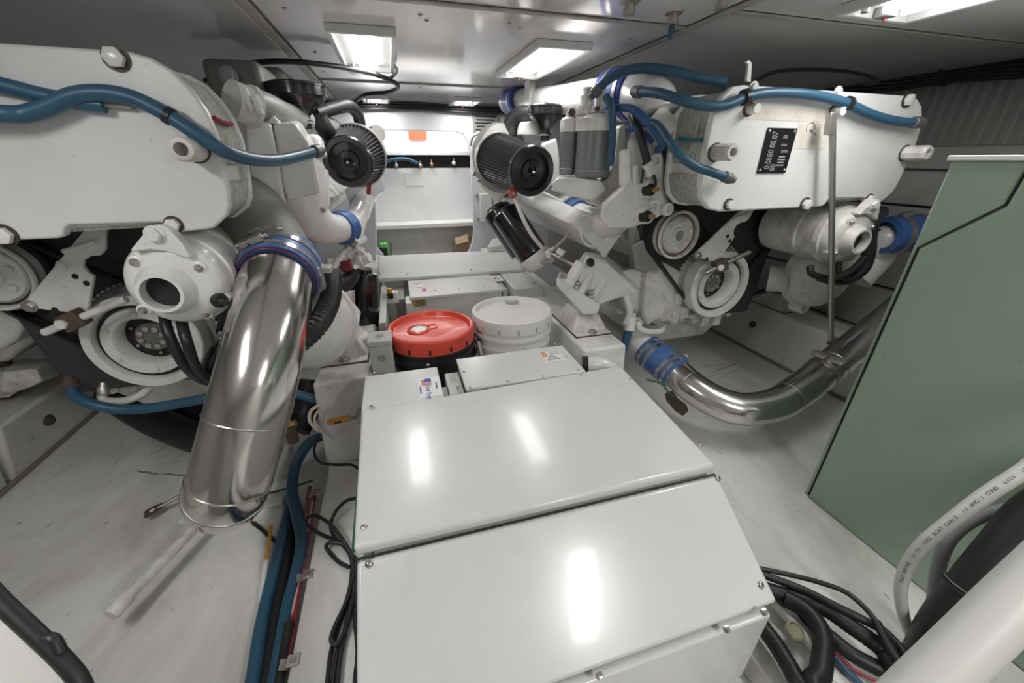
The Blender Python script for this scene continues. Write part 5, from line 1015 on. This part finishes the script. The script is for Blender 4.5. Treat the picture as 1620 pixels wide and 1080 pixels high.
# ================================================================== lower right corner: cables, hose, rail
wc = [V((1.07, -0.75, 0.86)), V((1.08, -0.35, 0.82)), V((1.09, 0.0, 0.77)), V((1.09, 0.17, 0.70)), V((1.065, 0.225, 0.62))] + atd([(1650, 722, 0.66), (1620, 744, 0.67), (1560, 783, 0.69), (1505, 824, 0.71), (1460, 862, 0.73), (1433, 900, 0.76), (1425, 940, 0.79), (1433, 985, 0.82), (1455, 1030, 0.84), (1485, 1068, 0.85)])
tw = thing('white_cable', 'thick white printed cable arching in front of the green cabinet', 'cable', wc[-1])
MB().tube(wc, [0.0125]*5 + [0.0125, 0.0125, 0.0125, 0.012, 0.0118, 0.0113, 0.0107, 0.010, 0.0095, 0.009], 16).build('sheath', 'cable_white', tw)
wpath = catmull(wc, 30); cs_ = 'PHEX MARINE  16/30  UBZ BOAT CABLE  10 AWG/3 COND  600V  105°C DRY 75°C'
dist = [0]
for a, b in zip(wpath, wpath[1:]): dist.append(dist[-1]+(b-a).length)
S0 = dist[5*30]
s_ = S0+0.335
def wat(s):
    j = max(i for i, d in enumerate(dist[:-1]) if d <= max(s, 0)); return wpath[j].lerp(wpath[j+1], (max(s, 0)-dist[j])/(dist[j+1]-dist[j])), (wpath[j+1]-wpath[j]).normalized()
for ch in cs_:
    if ch != ' ' and s_ > S0-0.1:
        p, tn = wat(s_); r_ = -tn
        tocam = (CAM-p); tocam = (tocam-r_*tocam.dot(r_)).normalized(); upv = tocam.cross(r_)
        text(ch, 0.0078, p+tocam*0.0123, r_, upv, 'ink_black', tw, 'printed_letter', 'CENTER')
    s_ -= 0.0052
hose('grey_cable', 'dark grey cable drooping behind the white printed cable', [V((1.10, -0.75, 0.68)), V((1.11, -0.35, 0.62)), V((1.13, 0.0, 0.52)), V((1.14, 0.15, 0.45))] + atd([(1650, 792, 0.74), (1600, 803, 0.75), (1550, 817, 0.77), (1512, 842, 0.78), (1492, 872, 0.79), (1481, 915, 0.81), (1476, 960, 0.83), (1470, 1020, 0.85), (1468, 1060, 0.86)]), 0.0115, 'cable_grey', 'cable')
kh = [V((1.09, -0.85, 0.80)), V((1.10, -0.5, 0.76)), V((1.12, -0.15, 0.68)), V((1.128, 0.08, 0.58)), V((1.12, 0.18, 0.49))] + atd([(1660, 815, 0.70), (1600, 880, 0.71), (1545, 945, 0.73), (1505, 995, 0.75), (1480, 1040, 0.77), (1460, 1090, 0.78)])
t = thing('duct_hose', 'fat black duct hose rising at the lower right corner', 'hose', kh[-1])
MB().tube(kh, 0.046, 28).build('hose_body', 'rubber_black', t)
MB().torus(kh[7], kh[8]-kh[6], 0.046, 0.005, 36, 8).build('cuff', 'rubber_black', t)
MB().torus(kh[7]+(kh[6]-kh[7])*0.08, kh[8]-kh[6], 0.0475, 0.0015, 36, 8).build('cuff_wire', 'steel_dull', t)
hose('white_rail', 'blurred white pipe crossing the lower right corner close up', [V((1.02, -0.9, 0.85)), V((1.03, -0.5, 0.78)), V((1.04, -0.12, 0.68)), V((1.03, 0.05, 0.61)), V((0.98, 0.125, 0.555))] + atd([(1720, 848, 0.56), (1620, 935, 0.56), (1540, 1012, 0.56), (1440, 1108, 0.56), (1340, 1205, 0.56)]), 0.034, 'cable_white', 'pipe', seg=28)
def floor_cable(label, pts, z, r, m='cable_black', ripple=None, group='cables beside the near cover'):
    P_ = [at(a, b, Z=z+(0.0 if len(c) == 0 else c[0])) for a, b, *c in pts]
    return hose('floor_cable', label, aft(P_, -0.95, 0.08) if pts[-1][1] >= 1045 else P_, r, m, 'cable', group, ripple=ripple)
floor_cable('thin black cable topmost of the bundle right of near cover', [(1195, 898), (1207, 900), (1254, 910), (1300, 922), (1337, 936), (1365, 958), (1387, 984), (1411, 1021), (1430, 1062)], 0.13, 0.0055)
floor_cable('black cable just below the topmost thin one right of near cover', [(1200, 906), (1211, 910), (1273, 934), (1321, 958), (1365, 980), (1398, 998), (1424, 1024), (1447, 1050)], 0.12, 0.0085)
floor_cable('thick ribbed black conduit in the middle of right floor bundle', [(1205, 930), (1223, 936), (1273, 950), (1306, 963), (1347, 991), (1384, 1017), (1402, 1034), (1425, 1065)], 0.10, 0.0165, 'rubber_black', (0.008, 0.07))
floor_cable('ribbed black conduit lowest right in the floor bundle', [(1262, 955), (1284, 984), (1317, 1010), (1347, 1034), (1384, 1054), (1430, 1078)], 0.08, 0.0145, 'rubber_black', (0.008, 0.07))
floor_cable('taped black sleeve dropping straight down in the floor bundle', [(1240, 945), (1269, 961), (1291, 984), (1302, 1010), (1302, 1037), (1298, 1065), (1294, 1100)], 0.10, 0.019, 'rubber_black')
floor_cable('separate ribbed black conduit under front corner of near cover', [(1190, 965), (1206, 991), (1226, 1017), (1250, 1056), (1275, 1095)], 0.09, 0.0165, 'rubber_black', (0.008, 0.07))
floor_cable('thin pinkish red wire under the right floor bundle', [(1318, 1030), (1347, 1056), (1385, 1078), (1410, 1090)], 0.07, 0.003, 'wire_red')
floor_cable('dark blue flat cable under the right floor bundle', [(1322, 1040), (1340, 1062), (1365, 1085)], 0.065, 0.006, 'hose_blue')
floor_cable('black cable tail crossing the ends of right floor bundle', [(1387, 984), (1400, 1010), (1418, 1040), (1440, 1062)], 0.14, 0.008)
a, b = at(1222, 950, Z=0.075), at(1290, 1026, Z=0.075)
t = thing('drain_tube', 'white drain tube with round yellowed clear cap beside near cover', 'tube', a-V((0, 0, 0.012)))
MB().cyl(a, b, 0.0105, seg=16).build('tube', 'cable_white', t)
q = at(1255, 998, Z=0.082); MB().lathe(q, (0, -0.3, 1), [(0, 0), (0.018, 0), (0.018, 0.008), (0.014, 0.010), (0.012, 0.007), (0, 0.007)], 24).build('cap', 'clear_yellow', t)
MB().cyl(b, b+(b-a).normalized()*0.02, 0.012, seg=12).build('end_plug', 'cable_black', t)

# ================================================================== lower left: hoses in the gutter, loose things on the floor
GZ = 0.03
hose('blue_hose', 'thick blue hose curling down the gutter left of near cover', aft([at(530, 680, Y=1.5), at(508, 690, Y=1.28), at(486, 704, Z=0.16), at(468, 735, Z=0.10), at(462, 775, Z=0.06), at(470, 815, Z=0.05), at(478, 855, Z=0.05), at(470, 905, Z=0.045), at(456, 960, Z=0.04), at(446, 1020, Z=0.04), at(434, 1090, Z=0.04)]), 0.0165)
hose('blue_hose', 'straighter blue hose at the left of the floor gutter', aft([at(462, 780, Z=0.03), at(452, 830, Z=0.025), at(440, 880, Z=0.022), at(425, 940, Z=0.02), at(412, 1000, Z=0.02), at(398, 1090, Z=0.02)]), 0.0155)
hose('floor_cable', 'flat black conduit between the two gutter hoses', aft([at(466, 800, Z=0.015), at(456, 880, Z=0.015), at(441, 960, Z=0.015), at(420, 1090, Z=0.015)]), 0.016, 'rubber_black', 'cable', 'cables in the left gutter')
hose('floor_cable', 'cream wire beside the thick blue gutter hose', aft([at(497, 775, Z=0.05), at(490, 830, Z=0.045), at(480, 890, Z=0.045), at(468, 950, Z=0.045), at(455, 1000, Z=0.04), at(447, 1090, Z=0.04)]), 0.0065, 'wire_cream', 'cable', 'cables in the left gutter')
hose('floor_cable', 'red wire pair running down the left gutter edge', [at(500, 775, Z=0.055), at(489, 850, Z=0.05), at(476, 920, Z=0.05), at(464, 975, Z=0.05), at(445, 1005, Z=0.05), at(438, 1040, Z=0.05), at(452, 1050, Z=0.05), at(464, 1000, Z=0.05), at(472, 940, Z=0.05)], 0.0032, 'wire_red', 'cable', 'cables in the left gutter')
hose('floor_cable', 'black taped sleeve at the bottom of the left gutter', aft([at(458, 985, Z=0.055), at(450, 1030, Z=0.05), at(440, 1090, Z=0.05)]), 0.011, 'rubber_black', 'cable', 'cables in the left gutter')
hose('floor_cable', 'brown copper coloured tube at the top of left gutter', [at(490, 770, Z=0.07), at(486, 800, Z=0.06), at(482, 830, Z=0.055)], 0.006, 'copper_brown', 'cable', 'cables in the left gutter')
hose('floor_cable', 'thin green wire behind foot of the left steel pipe', [at(398, 784, Z=0.01), at(430, 779, Z=0.012), at(462, 770, Z=0.02), at(494, 760, Z=0.06)], 0.0035, 'wire_green', 'cable')
for k, (px, py) in enumerate([(502, 778), (487, 908), (464, 1044)]):
    q = at(px, py, Z=0.072)
    t = thing('pipe_clip', ('rusty pipe clip farthest along', 'rusty pipe clip halfway along', 'rusty pipe clip nearest along')[k] + ' the white ledge edge', 'clip', (q.x, q.y, 0.0701), 'pipe clips on the left ledge')
    MB().box((q.x-0.012, q.y-0.012, 0.0701), (q.x+0.012, q.y+0.012, 0.0745)).build('clip_plate', 'zinc', t, bevel=0.001)
    MB().lathe((q.x, q.y, 0.0745), (0, 0, 1), [(0.007, 0), (0.006, 0.004), (0.003, 0.004), (0.003, 0.002), (0, 0.002)], 12).build('clip_screw', 'steel_dull', t)
    MB().obox((q.x-0.018, q.y, 0.066), (0.008, 0, -0.004), (0, 0.01, 0), (0, 0, 0.001)).build('clip_arm', 'zinc', t)
def ledge_cable(label, pts, r=0.0048, z=0.078, m='cable_black'):
    P_ = [at(a, b, Z=z+(c[0] if c else 0)) for a, b, *c in pts]
    return hose('black_cable', label, aft(P_) if pts[-1][1] >= 1085 else P_, r, m, 'cable', 'black cables on the left ledge')
ledge_cable('black cable making the upper loop left of the near cover', [(564, 788, 0.06), (548, 792, 0.05), (532, 808, 0.03), (523, 830, 0.01), (530, 850), (546, 866), (556, 885), (558, 930), (548, 985), (534, 1030), (526, 1090)])
ledge_cable('black cable making the long flat loop left of near cover', [(562, 905), (556, 880), (540, 850, 0.02), (520, 827, 0.03), (500, 816, 0.03), (485, 820, 0.02), (488, 832, 0.01), (510, 846), (540, 858), (554, 872)])
ledge_cable('black cable with the short lower loop on white ledge', [(552, 897), (535, 888), (520, 872), (516, 863, 0.01), (524, 858, 0.015), (545, 862, 0.01), (558, 880)])
ledge_cable('leftmost strand of the black cable bundle on white ledge', [(557, 900), (552, 940), (536, 990), (524, 1030), (517, 1090)], z=0.0755)
ledge_cable('second strand of the black cable bundle on white ledge', [(559, 905), (558, 950), (546, 1000), (538, 1040), (533, 1090)], z=0.082)
ledge_cable('third strand of the black cable bundle with drooping loop', [(560, 900), (548, 950), (530, 990), (524, 1012), (535, 1018), (548, 990), (556, 950)], z=0.088)
ledge_cable('rightmost black cable hugging the near cover side', [(562, 880), (563, 930), (562, 980), (566, 1030), (561, 1090)], z=0.08)
ledge_cable('black lead from under the yellow handled valve', [(504, 690, 0.10), (497, 712, 0.08), (505, 730, 0.07), (530, 735, 0.06), (555, 735, 0.06), (568, 742, 0.06)], r=0.0042)
hose('coiled_line', 'inner turn of the thin cream line behind yellow handled valve', [at(508, 645, Y=1.11), at(499, 656, Y=1.105), at(498, 668, Y=1.10), at(506, 677, Y=1.10)], 0.004, 'wire_cream', 'line')
# drip: coil of cream line near valve
hose('coiled_line', 'coil of thin cream line behind yellow handled valve', [at(505, 640, Y=1.105), at(492, 650, Y=1.10), at(490, 665, Y=1.095), at(500, 678, Y=1.095), at(512, 684, Y=1.09)], 0.005, 'wire_cream', 'line')
hose('copper_line', 'thin copper red line behind the left steel pipe', [at(456, 640, D=1.2), at(452, 660, D=1.2), at(440, 690, D=1.2), at(425, 720, D=1.2), at(416, 745, D=1.2)], 0.009, 'copper_brown', 'pipe')
q = at(457, 672, D=1.22)
t = thing('brass_tee', 'yellowed brass tee fitting on the black hose by the pail', 'fitting', q-V((0, 0, 0.02)))
MB().cyl(q-V((0.022, 0, 0.004)), q+V((0.022, 0, 0.004)), 0.012, seg=6).build('tee_run', 'brass', t); MB().cyl(q, q+V((0, -0.005, 0.02)), 0.010, seg=6).build('tee_branch', 'handle_yellow', t)
MB().cyl(q-V((0, 0, 0.065)), q-V((0, 0, 0.008)), 0.017, seg=12).build('tee_tail', 'rusty', t)
pq = at(425, 762, Z=0.0)
t = thing('small_pail', 'small white pail standing behind the left steel pipe', 'pail', (pq.x, pq.y+0.06, 0.0))
MB().lathe((pq.x, pq.y+0.06, 0.0005), (0, 0, 1), [(0, 0), (0.075, 0), (0.088, 0.19), (0.093, 0.19), (0.093, 0.20), (0.085, 0.20), (0.07, 0.01), (0, 0.01)], 36).build('pail_body', 'pail_white', t)
MB().torus((pq.x, pq.y+0.06, 0.185), (0, 0, 1), 0.09, 0.004, 36, 8).build('pail_rim', 'pail_white', t)
bw = at(405, 800, Z=0.012); 
tag(MB().box((at(300, 806, Z=0).x, bw.y-0.012, 0.0005), (at(450, 800, Z=0).x, bw.y+0.02, 0.022)).build('white_batten', 'gelcoat_clean', bevel=0.003), 'low white batten across the floor behind left pipe foot', 'batten')
# capped white pipe
a, b = at(196, 950, Z=0.075), at(330, 812, Z=0.075)
t = thing('capped_pipe', 'white pipe with end cap sticking out over left floor', 'pipe', a-V((0, 0, 0.02)))
MB().cyl(a, b+(b-a)*0.5, 0.0135, seg=20).build('pipe', 'engine_grimy', t)
d = (a-b).normalized(); MB().lathe(a-d*0.008, d, [(0, 0), (0.0175, 0), (0.018, 0.01), (0.018, 0.034), (0.015, 0.04), (0, 0.042)], 24).build('end_cap', 'engine_grimy', t)
e_ = b+(b-a)*0.5; MB().cyl(V((e_.x, e_.y, 0.0)), e_, 0.0135, seg=16).build('pipe_drop', 'engine_grimy', t)
# flat bar with a hole
a, b = at(250, 803, Z=0.03), at(315, 768, Z=0.05)
t = thing('flat_bar', 'dark flat bar ending in an eye plate on left floor', 'bar', V((a.x, a.y, 0.0)))
MB().tube([a, b, b+(b-a)*1.2], 0.0055, 10, smooth=False).build('bar', 'steel_dull', t)
d = (b-a).normalized(); s = d.cross(V((0, 0, 1))).normalized(); n = s.cross(d)
ring = MB(); outer = [a+d*x+s*y for x, y in [(0.012, -0.012), (0.012, 0.012), (-0.006, 0.018), (-0.03, 0.018), (-0.034, 0.013), (-0.034, -0.013), (-0.03, -0.018), (-0.006, -0.018)]]
ring.prism([q-n*0.002 for q in outer], n*0.004).build('eye_plate', 'rusty', t, bevel=0.001)
MB().lathe(a-d*0.014+n*0.0021, n, [(0, 0), (0.007, 0), (0.007, 0.0006), (0, 0.0006)], 16).build('eye_hole', 'label_white', t)
MB().cyl(V((b.x, b.y, 0)), b, 0.005).build('bar_leg', 'steel_dull', t)
a, b = at(421, 888, Z=0.02), at(429, 832, Z=0.02)
t = thing('dip_rod', 'short yellowed rod in a white holder beside the gutter hoses', 'rod', V((a.x, a.y, 0)))
MB().cyl(a, b, 0.005, seg=12).build('rod', 'handle_yellow', t)
c = at(413, 955, Z=0.014); MB().tube([a, c], 0.0075, 10, smooth=False).build('holder', 'engine_white', t)
hose('cable_stub', 'short black cable stub with rough end on left floor', [at(402, 828, Z=0.02), at(415, 838, Z=0.018), at(428, 850, Z=0.015), at(438, 858, Z=0.01)], 0.0055, 'cable_black', 'cable', ends=(0,), end_m='rusty', end_len=0.012)
# near corner: hatch board with black edge strip
t = thing('step_locker', 'white locker with black rubber edge strip at the lower left corner', 'locker', (-0.6, 0.2, 0.0))
bp = atd([(-60, 905, 0.42), (0, 962, 0.42), (60, 1020, 0.42), (118, 1085, 0.42), (140, 1130, 0.42)])
ring = bp+[q+V((-0.32, -0.16, -0.02)) for q in bp][::-1]
MB().loft([ring, [V((q.x, q.y, 0.001)) for q in ring]]).build('locker_body', 'cable_white', t, bevel=0.003)
MB().tube(atd([(-60, 885, 0.42), (0, 950, 0.42), (60, 1006, 0.42), (105, 1050, 0.42), (130, 1085, 0.42), (138, 1130, 0.42)]), 0.0085, 14).build('rubber_edge', 'rubber_black', t)
MB().tube(atd([(72, 1010, 0.418), (85, 1012, 0.418), (96, 1032, 0.418)]), 0.006, 10).build('edge_clip', 'rubber_black', t)

# ================================================================== cables under the overhead
hose('overhead_cable', 'black cable looping from left engine to the near left lamp', [at(325, 128, Z=1.26), at(350, 112, Z=1.28), at(400, 100, Z=1.29), at(450, 97, Z=1.295), at(520, 103, Z=1.295), at(580, 114, Z=1.295), at(618, 127, Z=1.29), at(630, 138, Z=1.28), at(612, 146, Z=1.28), at(580, 149, Z=1.28), at(564, 158, Z=1.27), at(560, 166, Z=1.25)], 0.0085, 'cable_black', 'cable')
hose('overhead_cable', 'thin grey lead from near left lamp corner', [at(624, 104, Z=1.31), at(628, 112, Z=1.305), at(622, 120, Z=1.305), at(612, 128, Z=1.30)], 0.006, 'cable_grey', 'cable')
hose('overhead_cable', 'black cable loop lying above the right engine plate', ats([(1195, 128, 1.25), (1225, 114, 1.25), (1270, 110, 1.25), (1330, 112, 1.25), (1372, 120, 1.25), (1388, 129, 1.22), (1370, 134, 1.2)]), 0.006, 'cable_black', 'cable')
for k in range(5):
    dy = k*5.5
    hose('overhead_cable', 'black cable of the bundle above ribbed hull side, %s from the top' % ('first', 'second', 'third', 'fourth', 'fifth')[k],
         [at(1300, 128+dy*0.9, X=2.28), at(1400, 121+dy, X=2.28), at(1490, 112+dy*0.8, X=2.28), at(1560, 102+dy, X=2.28), at(1640, 92+dy*1.25, X=2.28)], 0.0088, 'cable_black', 'cable', 'cables above the ribbed hull side')
q = at(1495, 118, X=2.26)
tag(MB().lathe(q+V((0, 0.006, 0)), (0, -1, 0), [(0.038, 0), (0.042, 0), (0.042, 0.012), (0.038, 0.012)], 20).build('cable_strap', 'cable_black'), 'black strap holding the cable bundle above ribbed hull side', 'strap')
# marks on the floor
def mark(name, label, pts, th=0.0012, m='oil_stain'):
    return tag(MB().prism([V((q.x, q.y, 0.0004)) for q in (at(*p, Z=0.0) for p in pts)], (0, 0, th)).build(name, m, smooth=0), label, 'stain')
mark('oil_patch', 'dark oily patch on floor below right blue sleeve', [(1052, 622), (1064, 618), (1072, 630), (1086, 640), (1089, 650), (1080, 658), (1068, 650), (1060, 640), (1054, 634)])
for (x0, y0, x1, y1, w_) in [(210, 744, 256, 750, 0.007), (256, 749, 300, 753, 0.009), (228, 726, 262, 706, 0.002), (262, 706, 310, 700, 0.0015), (75, 760, 115, 735, 0.0015), (40, 790, 58, 778, 0.0015), (245, 735, 300, 728, 0.0015), (180, 737, 190, 722, 0.001), (1105, 580, 1160, 574, 0.004), (1118, 592, 1178, 570, 0.008), (1140, 598, 1192, 572, 0.003)]:
    a, b = at(x0, y0, Z=0.0), at(x1, y1, Z=0.0); d = (b-a)/2; s = V((-d.y, d.x, 0)).normalized(); pts = []
    k = 9
    up_s = [a+d*2*i/k+s*w_*(0.25+0.75*random.random())*math.sin(math.pi*(i+0.15)/(k+0.3)) for i in range(k+1)]
    dn_s = [a+d*2*i/k-s*w_*(0.25+0.75*random.random())*math.sin(math.pi*(i+0.15)/(k+0.3)) for i in range(k+1)]
    MB().prism([V((q.x, q.y, 0.0003)) for q in up_s+dn_s[::-1]], (0, 0, 0.0004)).build('scuff_mark', 'scuff' if x0 < 1000 else 'tan_stain', fl, smooth=0)
